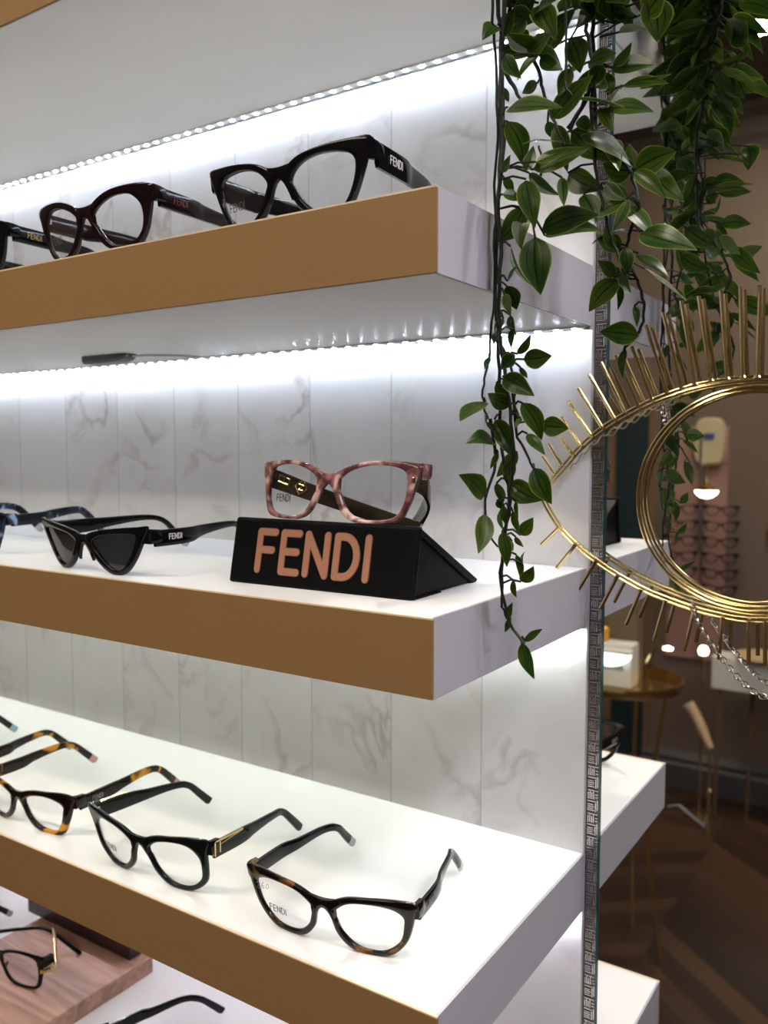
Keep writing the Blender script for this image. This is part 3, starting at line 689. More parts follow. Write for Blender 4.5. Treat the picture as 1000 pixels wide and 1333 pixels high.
# ------------------------------------------------------------------ trailing plastic vines
VINES={"A":{"stems":[[[0.032,-1.926,3.73],[0.039,-1.923,3.04],[0.051,-1.888,2.771],[0.043,-1.896,2.393],[0.049,-1.888,2.014],[0.043,-1.924,1.622],[0.033,-1.907,1.239],[0.043,-1.888,0.995],[0.064,-1.899,0.648],[0.073,-1.889,0.35],[0.113,-1.921,0.101],[0.152,-1.906,-0.098],[0.131,-1.915,-0.299],[0.106,-1.904,-0.503],[0.097,-1.902,-0.81]],[[0.127,-1.99,3.619],[0.108,-1.987,2.902],[0.088,-1.962,2.595],[0.107,-1.968,2.17],[0.091,-1.992,1.79],[0.098,-1.967,1.463],[0.104,-1.993,1.027],[0.125,-1.974,0.786],[0.174,-1.993,0.541],[0.212,-1.998,0.249],[0.178,-1.964,-0.045],[0.156,-1.99,-0.341],[0.132,-1.99,-0.642],[0.186,-1.959,-0.893],[0.292,-1.964,-1.02]],[[0.043,-1.987,3.604],[0.042,-2.004,2.959],[0.033,-1.938,2.71],[0.063,-1.957,2.275],[0.031,-1.928,1.911],[0.057,-1.938,1.425],[0.033,-1.957,1.037],[0.044,-2.02,0.787],[0.035,-2.073,0.638],[0.04,-2.071,0.493],[0.033,-1.989,0.423]],[[0.039,-1.98,0.423],[0.081,-1.97,0.151],[0.031,-2.018,-0.097],[0.041,-2.012,-0.296],[0.091,-1.955,-0.408]],[[0.183,-1.947,0.64],[0.199,-1.927,0.348],[0.276,-1.94,0.201],[0.343,-1.947,0.094]],[[0.046,-1.914,0.943],[0.146,-1.94,0.788],[0.174,-1.903,0.643],[0.183,-1.941,0.445]]],"leaves":[[0.055,-1.95,2.874,0.048,-2.127,2.742,0.102],[0.146,-2.036,2.642,0.234,-1.987,2.5,0.087],[0.33,-1.952,2.627,0.177,-1.953,2.515,0.076],[0.166,-2.038,2.322,0.562,-2.167,2.23,0.16],[0.148,-1.997,2.255,0.221,-1.907,1.993,0.129],[0.275,-1.993,1.932,0.304,-1.951,2.092,0.073],[0.218,-1.817,1.979,0.394,-1.731,1.837,0.081],[0.26,-1.957,1.897,0.35,-2.012,1.599,0.136],[0.292,-1.914,1.96,0.634,-1.868,2.035,0.127],[0.346,-2.014,1.97,0.557,-1.974,2.042,0.093],[0.059,-1.849,1.969,0.106,-1.782,1.88,0.065],[0.137,-2.031,1.805,0.235,-1.944,1.772,0.094],[0.129,-2.018,1.942,0.203,-2.076,2.015,0.047],[0.053,-1.893,2.517,0.07,-1.813,2.444,0.05],[0.247,-1.958,1.717,0.049,-1.907,1.554,0.142],[0.255,-1.909,1.727,0.234,-1.974,1.478,0.113],[0.163,-1.964,1.5,0.352,-2.061,1.224,0.033],[0.168,-2.021,1.277,0.28,-2.126,1.353,0.058],[0.099,-1.875,1.275,0.123,-1.775,1.129,0.101],[0.141,-2.001,1.201,0.245,-2.13,1.044,0.058],[0.092,-1.803,1.099,0.137,-1.815,0.97,0.048],[0.109,-1.943,1.058,0.088,-2.026,0.939,0.047],[0.15,-1.897,0.993,0.112,-1.839,0.878,0.041],[0.204,-1.931,0.83,0.31,-1.969,0.945,0.052],[0.29,-2.027,0.783,0.443,-1.947,0.803,0.119],[0.226,-2.032,0.808,0.147,-2.054,0.734,0.085],[0.053,-2.019,0.81,0.043,-2.067,0.729,0.038],[0.054,-1.894,0.99,0.045,-1.956,0.904,0.051],[0.165,-1.889,0.824,0.049,-1.87,0.739,0.073],[0.144,-2.014,0.684,0.365,-2.05,0.56,0.125],[0.091,-2.004,0.644,0.174,-1.941,0.504,0.076],[0.177,-1.969,0.503,0.044,-2.03,0.583,0.103],[0.164,-1.8,0.761,0.185,-1.736,0.684,0.042],[0.054,-2.076,0.528,0.049,-2.407,0.401,0.129],[0.06,-1.923,0.276,0.041,-2.248,0.29,0.118],[0.045,-1.925,0.419,0.212,-1.995,0.161,0.123],[0.054,-2.063,0.398,0.125,-2.048,0.318,0.036],[0.249,-1.95,0.519,0.352,-1.852,0.279,0.116],[0.328,-1.81,0.382,0.506,-1.799,0.357,0.123],[0.272,-1.92,0.327,0.42,-1.979,0.201,0.072],[0.272,-2.019,0.421,0.265,-2.093,0.363,0.044],[0.175,-1.852,0.204,0.043,-1.904,0.051,0.109],[0.184,-1.953,0.151,0.153,-1.905,0.008,0.085],[0.124,-1.854,0.005,0.342,-1.827,-0.1,0.142],[0.305,-1.881,0.107,0.418,-1.838,-0.123,0.13],[0.054,-2.073,-0.077,0.043,-2.374,0.067,0.133],[0.095,-1.973,0.204,0.048,-1.996,0.098,0.038],[0.045,-1.885,0.005,0.06,-1.829,-0.144,0.069],[0.206,-1.969,0.502,0.187,-1.883,0.382,0.034],[0.05,-2.064,-0.189,0.054,-2.155,-0.438,0.114],[0.16,-2.037,-0.301,0.193,-2.046,-0.524,0.087],[0.141,-1.98,-0.132,0.159,-1.959,-0.269,0.054],[0.181,-1.929,-0.173,0.205,-1.873,-0.336,0.047],[0.186,-1.885,-0.107,0.18,-1.833,-0.228,0.028],[0.253,-1.957,-0.322,0.331,-1.942,-0.206,0.083],[0.174,-1.863,-0.344,0.205,-1.804,-0.419,0.045],[0.191,-1.956,-0.364,0.173,-1.894,-0.439,0.035],[0.166,-1.831,-0.466,0.189,-1.806,-0.647,0.045],[0.198,-1.806,-0.526,0.173,-1.716,-0.442,0.022],[0.239,-1.916,-0.628,0.331,-1.929,-0.522,0.079],[0.224,-2.0,-0.609,0.224,-1.939,-0.739,0.037],[0.097,-1.815,-0.906,0.148,-1.84,-0.788,0.051],[0.148,-1.874,-0.89,0.096,-1.841,-0.99,0.042],[0.247,-1.865,-1.025,0.42,-1.963,-0.908,0.05],[0.221,-1.853,-1.046,0.314,-1.853,-1.274,0.086],[0.062,-1.88,-0.19,0.114,-1.919,-0.303,0.032],[0.05,-1.89,-0.111,0.072,-1.844,-0.172,0.05]]},"B":{"stems":[[[0.066,-1.725,3.683],[0.063,-1.752,3.2],[0.031,-1.747,2.925],[0.06,-1.736,2.827],[0.175,-1.728,2.744],[0.253,-1.745,2.61],[0.262,-1.726,2.52],[0.295,-1.728,2.441],[0.359,-1.752,2.279],[0.421,-1.735,2.13]],[[0.041,-1.831,2.653],[0.092,-1.798,2.548],[0.143,-1.79,2.454]],[[0.424,-1.8,3.526],[0.445,-1.807,2.976],[0.449,-1.79,2.617],[0.443,-1.793,2.48],[0.485,-1.784,2.404]],[[0.198,-1.75,1.734],[0.248,-1.723,1.926],[0.282,-1.759,2.055],[0.242,-1.743,2.162]]],"leaves":[[0.202,-1.803,2.714,0.374,-1.845,2.777,0.158],[0.078,-1.842,2.978,0.243,-1.783,2.92,0.127],[0.045,-1.84,2.854,0.142,-1.912,2.96,0.103],[0.226,-1.723,3.054,0.393,-1.84,2.783,0.152],[0.259,-1.739,2.72,0.432,-1.798,2.567,0.091],[0.231,-1.731,2.557,0.08,-1.641,2.558,0.073],[0.311,-1.674,2.341,0.591,-1.713,2.53,0.134],[0.328,-1.675,2.299,0.39,-1.661,1.998,0.122],[0.424,-1.781,1.925,0.484,-1.887,1.711,0.066],[0.453,-1.727,2.597,0.373,-1.732,2.443,0.089],[0.265,-1.64,2.342,0.272,-1.548,2.25,0.067],[0.273,-1.724,1.633,0.675,-1.78,1.659,0.152],[0.263,-1.656,1.615,0.687,-1.795,1.559,0.117],[0.277,-1.844,1.564,0.326,-1.848,1.204,0.197],[0.216,-1.722,3.018,0.405,-1.829,3.015,0.14],[0.05,-1.809,3.047,0.049,-1.645,3.213,0.116],[0.092,-1.78,2.99,0.245,-1.816,3.028,0.128],[0.173,-1.816,2.925,0.143,-1.886,2.764,0.092],[0.071,-1.637,2.956,0.138,-1.685,2.803,0.106],[0.044,-1.879,2.744,0.105,-1.56,2.819,0.09]]},"C":{"stems":[[[0.457,-1.498,3.667],[0.441,-1.469,3.12],[0.462,-1.489,2.915],[0.497,-1.492,2.762],[0.526,-1.496,2.635],[0.494,-1.469,2.484],[0.515,-1.489,2.28],[0.543,-1.497,2.031],[0.568,-1.489,1.884],[0.612,-1.504,1.728],[0.648,-1.484,1.582],[0.714,-1.491,1.427],[0.767,-1.497,1.314]],[[0.333,-1.453,2.337],[0.474,-1.486,2.492],[0.479,-1.465,2.633]],[[0.477,-1.51,2.512],[0.384,-1.516,2.322],[0.356,-1.537,2.287]]],"leaves":[[0.212,-1.556,2.829,0.448,-1.659,2.98,0.129],[0.314,-1.383,2.948,0.41,-1.452,2.675,0.15],[0.494,-1.474,3.084,0.391,-1.5,2.946,0.107],[0.357,-1.465,2.318,0.644,-1.46,2.073,0.172],[0.389,-1.442,2.398,0.527,-1.553,2.262,0.081],[0.329,-1.438,2.06,0.588,-1.505,1.909,0.153],[0.459,-1.492,1.885,0.568,-1.551,1.677,0.122],[0.66,-1.549,2.621,0.78,-1.562,2.739,0.062],[0.482,-1.509,2.697,0.683,-1.562,2.696,0.139],[0.563,-1.441,2.645,0.626,-1.439,2.483,0.079],[0.606,-1.611,2.357,0.713,-1.691,2.167,0.075],[0.611,-1.511,2.417,0.683,-1.431,2.558,0.045],[0.606,-1.407,2.678,0.887,-1.416,2.629,0.159],[0.646,-1.617,2.35,0.929,-1.57,2.295,0.139],[0.613,-1.517,1.922,0.752,-1.519,1.797,0.088],[0.421,-1.45,3.153,0.566,-1.438,2.964,0.144],[0.606,-1.504,3.097,0.612,-1.426,2.966,0.177],[0.4,-1.527,3.049,0.426,-1.573,3.137,0.071],[0.555,-1.416,3.14,0.738,-1.508,2.983,0.168],[0.531,-1.549,2.527,0.57,-1.49,2.616,0.136],[0.609,-1.604,2.623,0.529,-1.543,2.53,0.102],[0.434,-1.453,3.099,0.501,-1.489,2.989,0.072],[0.293,-1.551,3.058,0.358,-1.504,3.157,0.083]]},"D":{"stems":[[[0.543,-1.385,3.696],[0.472,-1.372,3.152],[0.461,-1.369,2.866],[0.485,-1.371,2.469],[0.506,-1.377,2.291],[0.624,-1.385,2.144],[0.722,-1.367,2.029],[0.751,-1.358,1.935],[0.793,-1.388,1.8],[0.759,-1.382,1.686],[0.709,-1.358,1.551],[0.742,-1.359,1.423],[0.797,-1.364,1.284],[0.837,-1.39,1.164],[0.817,-1.362,1.022],[0.75,-1.352,0.929],[0.7,-1.351,0.882],[0.705,-1.363,0.806]]],"leaves":[[0.885,-1.528,2.985,0.908,-1.466,2.744,0.191],[0.795,-1.487,1.986,1.045,-1.472,2.057,0.159],[0.732,-1.311,2.044,0.684,-1.28,2.227,0.081],[0.794,-1.508,1.974,1.007,-1.577,1.764,0.097],[0.727,-1.32,2.043,0.562,-1.424,2.08,0.159],[0.717,-1.393,1.843,0.584,-1.434,1.957,0.09],[0.751,-1.501,1.812,0.468,-1.492,1.759,0.153],[0.768,-1.53,1.795,0.714,-1.644,1.575,0.077],[0.821,-1.449,1.606,1.194,-1.572,1.461,0.174],[0.759,-1.526,1.498,0.774,-1.528,1.33,0.087],[0.66,-1.362,1.52,0.477,-1.291,1.663,0.131],[0.681,-1.508,1.33,0.583,-1.544,1.437,0.087],[0.691,-1.465,1.317,0.49,-1.46,1.133,0.141],[0.684,-1.423,1.297,0.647,-1.337,1.145,0.044],[0.708,-1.45,1.385,0.798,-1.577,1.211,0.071],[0.797,-1.373,0.961,0.579,-1.476,0.992,0.144],[0.775,-1.388,1.151,0.797,-1.407,1.017,0.047],[0.701,-1.321,0.891,0.693,-1.328,0.693,0.052],[0.633,-1.391,1.54,0.604,-1.468,1.664,0.075],[0.684,-1.408,1.35,0.627,-1.487,1.41,0.086],[0.6,-1.36,2.978,0.662,-1.376,3.126,0.159],[0.839,-1.508,2.911,0.986,-1.592,2.996,0.171]]}}

def leaf(mb, B, T, w, rnd, nrm=None):
    B = Vector(B); T = Vector(T); d = T - B; L = d.length; d.normalize()
    if nrm is None: nrm = Vector((.25 + rnd.uniform(-.45,.45), -1, .15 + rnd.uniform(-.5,.5)))
    n = (nrm - d*nrm.dot(d)).normalized(); s_ = d.cross(n)
    NL, NW = 10, 6; curl = rnd.uniform(-.05, .16)*L; fold = rnd.uniform(.10, .30); sway = rnd.uniform(-.10, .10)*L; wave = rnd.uniform(-.25,.25)
    vs = []; 
    for i in range(NL+1):
        u = i/NL
        # ovate with a drawn-out point
        ww = w*.5 * (math.sin(PI*min(1, u**.74))**.80) * (1 if u < .5 else (1 - .22*((u-.5)/.5)))
        if i == 0: ww = w*.03
        if i == NL: ww = w*.004
        cpt = B + d*(u*L) - n*(curl*(u-.35)**2*4*.6) + s_*(sway*math.sin(PI*u))
        for j in range(NW+1):
            v = -1 + 2*j/NW
            vs.append(cpt + s_*(v*ww) + n*(abs(v)*ww*fold) + n*(math.sin(u*6 + v*2)*wave*ww*.25*abs(v)))
    fs, uv = [], []
    for i in range(NL):
        for j in range(NW):
            a = i*(NW+1) + j; b = a + NW + 1
            fs.append((a, a+1, b+1, b)); uv.append([(j/NW, i/NL), ((j+1)/NW, i/NL), ((j+1)/NW, (i+1)/NL), (j/NW, (i+1)/NL)])
    mb.add(vs, fs, uv)
def rnd_leaves(fo, st_, path, n, rnd, size=(.24,.42), spread=1.0, x0=.05):
    for i in range(n):
        k = rnd.uniform(0, len(path)-1.001); a = Vector(path[int(k)]).lerp(Vector(path[int(k)+1]), k-int(k))
        an = rnd.uniform(0, 2*PI); d = Vector((math.cos(an), math.sin(an)*.8, rnd.uniform(-.9, .25))).normalized()
        if a.x + d.x*.4 < x0: d.x = abs(d.x)
        s = rnd.uniform(.05, .12)*spread; B = a + d*s; L = rnd.uniform(*size)
        T = B + (d + Vector((0,0,-.25))).normalized()*L
        st_.tube([a, B], .007, 5, caps=False)
        leaf(fo, B, T, L*rnd.uniform(.38,.55), rnd, Vector((d.x*.3 + rnd.uniform(-.5,.5), -.6 + rnd.uniform(-.4,.6), .7)))
rnd = random.Random(11)
VL = {'A': 'longest trailing plastic vine, its tip reaching below the middle shelf end', 'B': 'trailing vine with broad leaves between the long vine and the silver strip',
      'C': 'trailing vine hanging over the silver strip, ending above the gold eye ornament', 'D': 'trailing vine hanging in front of the mirror edge, a broad leaf at its curled tip'}
ZT = 12.6
rail = (0.45, -1.7, ZT)
def extend(path):   # run each stem up to the rail it hangs from
    a = Vector(path[0]); return [(a.x + .0, a.y, ZT + .02), (a.x + .03, a.y, a.z + 3.0), (a.x - .02, a.y + .02, a.z + 1.2)] + [tuple(p) for p in path]
for key in 'ABCD':
    v = VINES[key]; top = v['stems'][0][0]; org = (top[0], top[1], top[2])
    root = empty('hanging_vine', org); tag(root, VL[key], 'vine', 'trailing plastic vines')
    sm = MB(); fo = MB()
    for i, p in enumerate(v['stems']):
        if p[0][2] > 3.3: p = extend(p)
        q = catmull(p, 4, closed=False); q = [Vector(c) + Vector((rnd.uniform(-.006,.006), rnd.uniform(-.006,.006), 0)) for c in q]
        r0 = .016 if i < 2 else .011
        sm.tube(q, [r0*(1 - .45*k/len(q)) for k in range(len(q))], 6)
    allp = [Vector(p) for s_ in v['stems'] for p in catmull(s_, 6, closed=False)]
    for (bx, by, bz, tx, ty, tz, w) in v['leaves']:
        B = Vector((bx, by, bz)); near = min(allp, key=lambda p: (p-B).length + (0 if p.z > B.z-.02 else .15))
        if (near-B).length < .5: sm.tube([near, near.lerp(B, .5) + Vector((0,0,.02)), B], .0075, 5, caps=False)
        leaf(fo, B, (tx, ty, tz), w*1.08, rnd)
    main = extend(v['stems'][0])
    hi = [p for p in catmull(main, 6, closed=False) if p[2] > 3.35 and p[2] < 6.2]
    rnd_leaves(fo, sm, hi, {'A': 34, 'B': 40, 'C': 40, 'D': 34}[key], rnd, (.28,.46), 1.8)
    # a few leaves turned to the mirror
    lo = [(p[0] + .05, p[1] + .10, p[2]) for p in catmull(v['stems'][0], 6, closed=False) if p[2] > 1.3 and p[2] < 3.2]
    if key in 'BCD': rnd_leaves(fo, sm, lo, {'B': 5, 'C': 8, 'D': 8}[key], rnd, (.24,.38), 1.2)
    sm.build('stem', M['stem'], root, org, smooth=60); fo.build('foliage', M['leaf'], root, org, smooth=80)
# two shorter vines behind, nearer the mirror, mostly seen in it
for n_, (x, y, zl, cnt) in enumerate(((.62, -1.15, 3.45, 42), (.70, -.95, 3.5, 30))):
    root = empty('hanging_vine', (x, y, 3.4)); tag(root, ('bushy vine hanging closest to the mirror, above the other tips', 'short bushy vine hanging against the mirror, above the photo edge')[n_], 'vine', 'trailing plastic vines')
    sm = MB(); fo = MB(); path = [(x, y, ZT+.02), (x+.05, y, 8), (x-.04, y+.03, 5)] + [(x + .07*math.sin(i*1.7), y + .05*math.cos(i*1.3), 5 - i*(5-zl)/7) for i in range(1, 8)]
    q = catmull(path, 5, closed=False); sm.tube(q, .013, 6)
    rnd_leaves(fo, sm, [p for p in q if p[2] < 5.6], cnt, rnd, (.26,.44), 1.6)
    sm.build('stem', M['stem'], root, (x, y, 3.4), smooth=60); fo.build('foliage', M['leaf'], root, (x, y, 3.4), smooth=80)
mb = MB(); mb.box((-.1, -2.15, ZT), (1.5, -1.0, ZT + .12)); mb.box((.6, -1.6, ZT + .1), (.66, -1.54, ZC)); rl = mb.build('hanging_rack', M['blackmatte'], None, (.7, -1.6, ZT), smooth=0); tag(rl, 'dark rack under the ceiling from which the vines hang', 'rack')

# ------------------------------------------------------------------ the shop behind the camera, seen in the mirror
def V_(x, yv, z): return Vector((x, -yv, z))      # yv = distance in front of the mirror plane
mb = MB(); mb.box((-9.9, YW, -ZO), (-7.9, YW + .12, 1.9)); mb.box((-10.4, YW, -ZO), (-9.6, YW + .3, 2.2)); struct('trim_5', mb, M['door_wood'], smooth=0)
mb = MB(); mb.box((-9.6, YW + .1, -ZO), (-8.2, YW + .22, 1.75)); dr = struct('door_1', mb, M['teal_door'], smooth=0)
mb = MB(); mb.tube([(-8.4, YW+.22, -4.2), (-8.4, YW+.45, -4.2), (-8.7, YW+.45, -4.2)], .05, 6); mb.build('door_handle', M['gold'], dr, (-8.9+8.9, 0, 0))
# wall display with rows of frames
dp = empty('wall_display', (-6.1, YW + .05, -3.6)); tag(dp, 'rosy wall panel with an upright rod, on the far wall seen in the mirror', 'display rack')
o_ = (-6.1, YW + .05, -3.6)
mb = MB(); mb.box((-7.3, YW, -8.6), (-4.95, YW + .12, 1.2)); mb.build('panel', M['rose_panel'], dp, o_, smooth=0)
mb = MB(); mb.tube([(-5.85, YW + .35, -8.5), (-5.85, YW + .35, 1.0), (-5.6, YW + .35, 1.1)], .05, 8); mb.build('rod', M['steel'], dp, o_)
proto = None
for i, z in enumerate((-2.45, -3.1, -3.75, -4.4, -5.05, -5.7, -6.4)):
    for xx in (-5.05, -6.65):
        if proto is None:
            proto = glasses('eyeglasses', 'x', 'round', (xx, YW + .75, z), PI, -.1, .68, .44, .36, .5, .3, M['silver_chain'] if False else M['brown_ac'], mark=False, temples={1: [(.67,.08,.36),(.67,.15,.36),(.66,.25,.36),(.65,.35,.35),(.64,.45,.34),(.63,.52,.33),(.62,.58,.32)], -1: [(-.67,.08,.36),(-.67,.15,.36),(-.66,.25,.36),(-.65,.35,.35),(-.64,.45,.34),(-.63,.52,.33),(-.62,.58,.32)]}, temple_h=(.06,.05,.05))
            g_ = proto
        else:
            g_ = copy_tree(proto)
        g_.location = (Vector((xx, YW + .72, z)) + Vector((0,0,ZO)))*U; g_.rotation_euler = (0, 0, PI)
        tag(g_, 'brown spectacle frame hung on the rosy wall display seen in the mirror', 'glasses', 'frames on the rosy wall display')
# cream wall clock-like oval plaque
pq = empty('oval_plaque', (-5.6, YW + .05, .6)); tag(pq, 'cream rounded wall plaque with a blue centre on the far wall in the mirror', 'plaque')
mb = MB(); rings = []
for y, s_ in ((.0,1),(.22,1),(.30,.93)):
    rings.append([(-5.65 + .62*s_*math.copysign(abs(math.cos(a))**.6, math.cos(a)), YW + .15 + y, .55 + 1.0*s_*math.copysign(abs(math.sin(a))**.6, math.sin(a))) for a in [2*PI*i/32 for i in range(32)]])
mb.loft(rings); mb.build('plate', M['cream'], pq, (-5.6, YW+.05, .6))
mb = MB(); mb.box((-5.85, YW+.42, .68), (-5.45, YW+.52, .90)); mb.build('emblem', M['navy'], pq, (-5.6, YW+.05, .6), smooth=0)
mb = MB(); mb.tube([(-5.95, YW+.5, -4.0), (-5.95, YW+.5, .8), (-5.6, YW+.5, .85)], .045, 6); mb.build('bracket', M['steel'], pq, (-5.6, YW+.05, .6))
# round wall lamp
wl = empty('wall_lamp', (-5.0, -26.5, -1.2)); tag(wl, 'small lamp with a glowing warm disc hanging before the far wall', 'lamp'); lo_ = (-5.0, -26.5, -1.2)
mb = MB(); mb.lathe([(.01,-.24),(.20,-.20),(.36,-.08),(.42,.03),(.05,.09)], (-5.0,-26.5,-1.35), 20); mb.build('glowing_disc', M['warm_bulb'], wl, lo_)
mb = MB(); mb.lathe([(.44,.05),(.30,.16),(.10,.30),(.05,.6),(.03,.6)], (-5.0,-26.5,-1.35), 20); mb.tube([(-5.0,-26.5,-.8),(-5.0,-26.5,-.3),(-5.0,YW+.02,-.3)], .04, 6); mb.build('shade', M['gold'], wl, lo_)
# round gilt mirror at the right
gm = empty('round_wall_mirror', (-2.6, YW + .1, -3.2)); tag(gm, 'round gilt-framed mirror on the far wall, cut by the right photo edge', 'mirror')
mb = MB(); mb.tube([(-2.5 + .85*math.cos(a), YW+.12, -3.2 + .85*math.sin(a)) for a in [2*PI*i/40 for i in range(40)]], .06, 8, closed=True); mb.build('frame', M['gold'], gm, (-2.6, YW+.1, -3.2))
mb = MB(); mb.lathe([(.0,.0),(.83,.0),(.83,.05),(.0,.05)], (-2.5, YW+.05, -3.2), 40, 'y'); mb.build('glass', M['mirror'], gm, (-2.6, YW+.1, -3.2))
# gold side table with tray
tc_ = (-4.75, -17.0, -ZO); tb = empty('side_table', tc_); tag(tb, 'round gold side table with a perforated rim, behind the shelf end in the mirror', 'table')
mb = MB(); mb.lathe([(.0,0),(1.58,0),(1.60,.03),(1.60,.26),(1.56,.26),(1.56,.06),(0,.06)], (-5.0,-17.1,-6.55), 36); mb.build('tray', M['gold'], tb, tc_)
for a in (20, 140, 260):
    mb = MB(); mb.tube([(-4.75 + 1.1*math.cos(R(a)), -17 + 1.1*math.sin(R(a)), -6.55), (-4.75 + .5*math.cos(R(a)), -17 + .5*math.sin(R(a)), -10.2), (-4.75 + 1.15*math.cos(R(a)), -17 + 1.15*math.sin(R(a)), -ZO)], .06, 8); mb.build('leg', M['gold'], tb, tc_)
bx_ = (-5.3, -16.9, -6.49); wb = empty('white_carton', bx_); tag(wb, 'white carton with small dark print on the gold table in the mirror', 'box')
mb = MB(); mb.box((-5.95, -17.1, -6.47), (-4.62, -16.4, -5.25)); mb.build('body', M['white_plastic'], wb, bx_, smooth=0, bevel=.03)
mb = MB()
for i in range(6): mb.box((-5.42 + i*.10, -16.40, -5.98), (-5.36 + i*.10, -16.385, -5.84))
mb.build('print', M['dark_print'], wb, bx_, smooth=0)
ll = empty('led_lamp', (-5.2,-16.2,-5.75)); tag(ll, 'half-round lamp with a cool glowing underside on the gold table in the mirror', 'lamp')
mb = MB(); rings = [[(-5.2 + .62*s_*math.cos(R(a)), -16.30 + y, -5.42 + .42*s_*math.sin(R(a))) for a in range(180, 361, 15)] for y, s_ in ((0,1),(.2,.95),(.32,.7))]
mb.loft(rings); mb.build('glow', M['cool_lamp'], ll, (-5.2,-16.2,-5.75))
mb = MB(); mb.box((-5.85, -16.39, -5.42), (-4.55, -15.98, -5.34)); mb.build('housing', M['white_plastic'], ll, (-5.2,-16.2,-5.75), smooth=0, bevel=.02)
mb = MB(); mb.box((-6.0, -18.0, -6.48), (-4.75, -17.2, -3.9)); tag(mb.build('brown_carton', M['olive_card'], None, (-5.37,-17.7,-6.48), smooth=0, bevel=.02), 'olive-brown carton behind the white one on the gold table', 'box')
mb = MB(); mb.lathe([(0,0),(.16,0),(.16,.35),(.08,.42),(0,.42)], (-5.55,-16.72,-5.24), 16); tag(mb.build('amber_bottle', M['amber'], None, (-5.55,-16.72,-5.24)), 'small amber bottle standing on the white carton', 'bottle')
fl = empty('desk_lamp', (-4.0, -16.6, -6.49)); tag(fl, 'gold bent-arm desk lamp on the gold table in the mirror', 'lamp')
mb = MB(); mb.tube([(-4.1,-16.6,-6.44),(-4.25,-16.6,-5.7),(-4.05,-16.6,-5.25),(-3.75,-16.6,-5.15)], .05, 8); mb.lathe([(0,0),(.35,0),(.35,.06),(0,.06)], (-4.1,-16.6,-6.48), 20); mb.build('arm', M['gold'], fl, (-4.0,-16.6,-6.49))
mb = MB(); mb.lathe([(0,0),(.13,.02),(.13,.06),(0,.12)], (-3.68,-16.6,-5.26), 16); mb.build('bulb', M['warm_bulb'], fl, (-4.0,-16.6,-6.49))
# white console with legs
cn_ = (-3.4, -27.0, -ZO); cn = empty('console_table', cn_); tag(cn, 'white console table on thin brown legs before the far wall', 'table')
mb = MB(); mb.box((-4.75, -28.2, -8.95), (-1.2, -27.0, -7.70)); mb.build('drawer_box', M['white_plastic'], cn, cn_, smooth=0, bevel=.03)
for x, y in ((-4.45,-27.2),(-3.4,-28.0),(-1.5,-27.2),(-1.5,-28.0)):
    mb = MB(); mb.tube([(x,y,-8.95),(x-.1,y,-ZO)], [.09,.05], 8); mb.build('leg', M['door_wood'], cn, cn_)
mb = MB(); mb.lathe([(0,0),(.9,0),(1.05,.12),(1.0,.16),(0,.1)], (-3.0,-27.6,-7.70), 28); tag(mb.build('jewellery_tray', M['skin_beige'], None, (-3.0,-27.6,-7.70)), 'beige oval tray on the white console', 'tray')
cd = empty('candle_lamp', (-5.15,-27.4,-8.5)); tag(cd, 'small glowing warm lamp beside the white console', 'lamp')
mb = MB(); mb.lathe([(0,0),(.16,.05),(.19,.18),(.12,.34),(0,.38)], (-5.15,-27.4,-7.8), 16); mb.build('bulb', M['warm_bulb'], cd, (-5.15,-27.4,-8.5))
mb = MB(); mb.tube([(-5.15,-27.4,-7.8),(-5.15,-27.4,-ZO)], .05, 8); mb.lathe([(0,0),(.5,0),(.5,.08),(0,.12)], (-5.15,-27.4,-ZO), 20); mb.build('stand', M['gold'], cd, (-5.15,-27.4,-8.5))
# carved post leaning by the console
cp = empty('display_post', (-4.45,-25.8,-ZO)); tag(cp, 'brass stand with a slanting beige carved arm on the wooden floor', 'stand')
mb = MB(); mb.lathe([(.05,0),(.12,.02),(.10,.25),(.06,.4),(.07,1.6),(.14,1.75),(.05,1.9),(.06,3.3),(.12,3.4),(.03,3.5)], (-4.45,-25.8,-ZO), 14); mb.build('post', M['brass'], cp, (-4.45,-25.8,-ZO))
mb = MB(); mb.tube([(-5.35,-26.0,-9.4),(-5.1,-26.0,-9.75),(-4.8,-25.9,-10.25),(-4.45,-25.8,-10.9)], [.22,.2,.2,.12], 10); mb.build('slanting_arm', M['skin_beige'], cp, (-4.45,-25.8,-ZO))
mb = MB(); mb.tube([(-6.4,-27.5,-ZO+.05),(-5.9,-27.3,-ZO+.3),(-5.2,-26.8,-ZO+.12),(-4.7,-26.4,-ZO+.05),(-4.55,-26.2,-ZO+.8),(-4.6,-26.2,-ZO+1.6)], .045, 6); tag(mb.build('power_cable', M['cable'], None, (-5.5,-27,-ZO)), 'grey-white cable looping on the floor by the far wall', 'cable')

# ------------------------------------------------------------------ lamps and added fill lights
def ceil_panel(x0, x1, y0, y1, label, m='warm_panel'):
    c = ((x0+x1)/2, (y0+y1)/2, ZC - .25); r_ = empty('ceiling_light', c); tag(r_, label, 'ceiling light', 'warm ceiling lights')
    mb = MB(); mb.box((x0, y0, ZC - .2), (x1, y1, ZC)); mb.build('housing', M['white_plastic'], r_, c, smooth=0)
    mb = MB(); mb.box((x0+.1, y0+.1, ZC - .24), (x1-.1, y1-.1, ZC - .2)); mb.build('diffuser', M[m], r_, c, smooth=0)
ceil_panel(-3.7, 3.2, -23.4, -21.6, 'long warm ceiling light seen in the mirror at the top right')
ceil_panel(-9, -3, -12.2, -10.6, 'long warm panel added over the shop floor as general room light, out of view')  # unseen second warm panel, added for the main room illumination
ceil_panel(9.8, 13.3, -9.0, -2.5, 'broad neutral fill panel added right of the shelves, out of the mirror view', 'added_fill_panel')  # added out of view to brighten the white shelf end faces
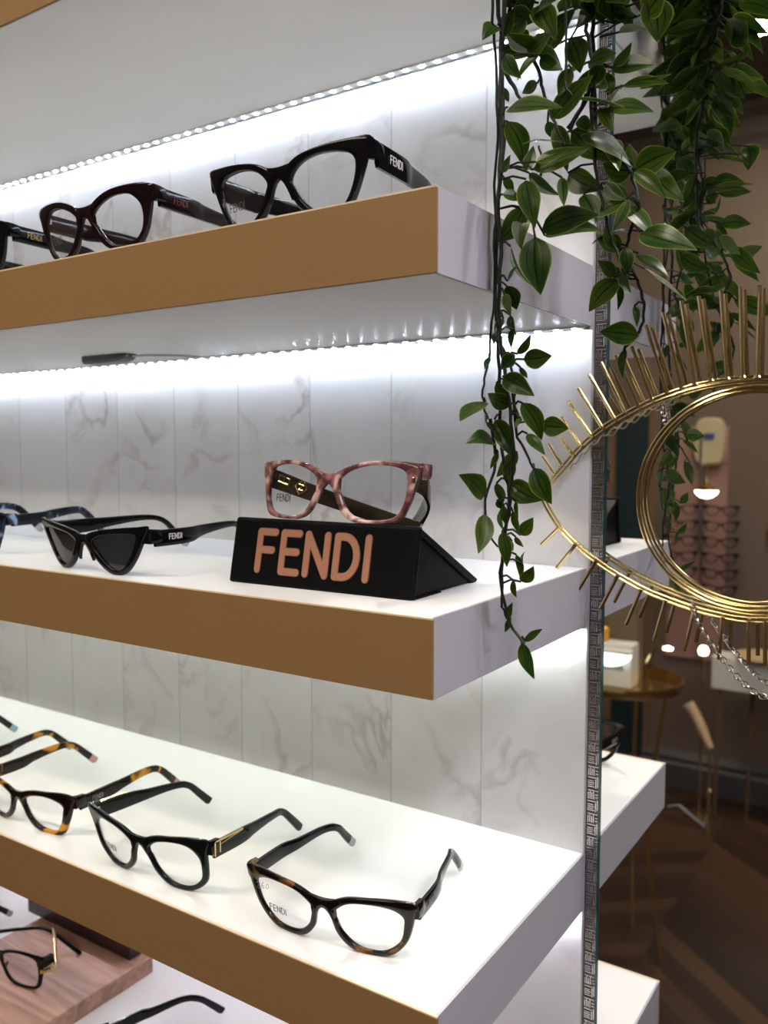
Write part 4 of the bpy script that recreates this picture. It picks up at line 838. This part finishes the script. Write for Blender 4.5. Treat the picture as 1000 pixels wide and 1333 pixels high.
def downlight(x, y, label, energy, rad=.5, tgt=None, size=70, col=(1,.93,.84)):
    c = (x, y, ZC - .1); r_ = empty('downlight', c); tag(r_, label, 'downlight', 'round ceiling downlights')
    mb = MB(); mb.lathe([(rad*.8,-.02),(rad,-.02),(rad,.1),(rad*.8,.1)], c, 24); mb.build('ring', M['steel'], r_, c)
    mb = MB(); mb.lathe([(0,.02),(rad*.8,.02),(rad*.8,.05),(0,.05)], c, 24); mb.build('lens', M['warm_spot'], r_, c)
    ld = bpy.data.lights.new('downlight_beam', 'SPOT'); ld.energy = energy; ld.color = col; ld.shadow_soft_size = rad*.7*U; ld.spot_size = R(size); ld.spot_blend = .6
    lo = bpy.data.objects.new('downlight_beam', ld); COL.objects.link(lo); lo.location = (Vector(c) + Vector((0,0,ZO-.06)))*U
    d = (Vector(tgt) - Vector(c)) if tgt else Vector((0,0,-1)); lo.rotation_euler = d.to_track_quat('-Z', 'Y').to_euler()
downlight(-5.4, -21.5, 'small round downlight glinting behind the vines in the mirror', 6, .3)
downlight(5.5, -.75, 'unseen spot added close to the mirror to throw vine shadows on the shelf ends', 45, .45, (0, -2, 0), 60)  # unseen spot added to cast the vine shadows onto the shelf ends
downlight(-2.5, -9.0, 'unseen downlight added in front of the shelves to light their gold-brown fronts', 12, .45, (-2.0, -2.6, -1), 60)  # added out of view, aimed to lift the shelf fronts

# ------------------------------------------------------------------ camera, world, colour
cx, cy, cz, yaw, pit, f = 2.5097, -6.9709, .2212, -.5827, -.0726, 1109.98
fw = Vector((math.sin(yaw)*math.cos(pit), math.cos(yaw)*math.cos(pit), math.sin(pit)))
rt = Vector((math.cos(yaw), -math.sin(yaw), 0)); up = rt.cross(fw)
cam = bpy.data.cameras.new('camera'); co = bpy.data.objects.new('camera', cam); COL.objects.link(co)
mt = Matrix((rt, up, -fw)).transposed().to_4x4(); mt.translation = Vector((cx, cy, cz + ZO))*U; co.matrix_world = mt
cam.sensor_fit = 'HORIZONTAL'; cam.sensor_width = 36; cam.lens = f/1000*36; cam.clip_start = .01; cam.clip_end = 50
cam.dof.use_dof = True; cam.dof.focus_distance = .60; cam.dof.aperture_fstop = 11
SC.camera = co
w = bpy.data.worlds.new('world'); SC.world = w; w.use_nodes = True
w.node_tree.nodes['Background'].inputs[0].default_value = (.8, .7, .6, 1); w.node_tree.nodes['Background'].inputs[1].default_value = .05
SC.view_settings.view_transform = 'Standard'; SC.view_settings.look = 'None'; SC.view_settings.gamma = 1; SC.view_settings.use_curve_mapping = False
SC.view_settings.exposure = 0.28
try:
    SC.cycles.use_denoising = True; SC.cycles.max_bounces = 10; SC.cycles.transparent_max_bounces = 24; SC.cycles.sample_clamp_indirect = 6; SC.cycles.use_light_tree = True
    SC.cycles.caustics_reflective = True
except Exception: pass
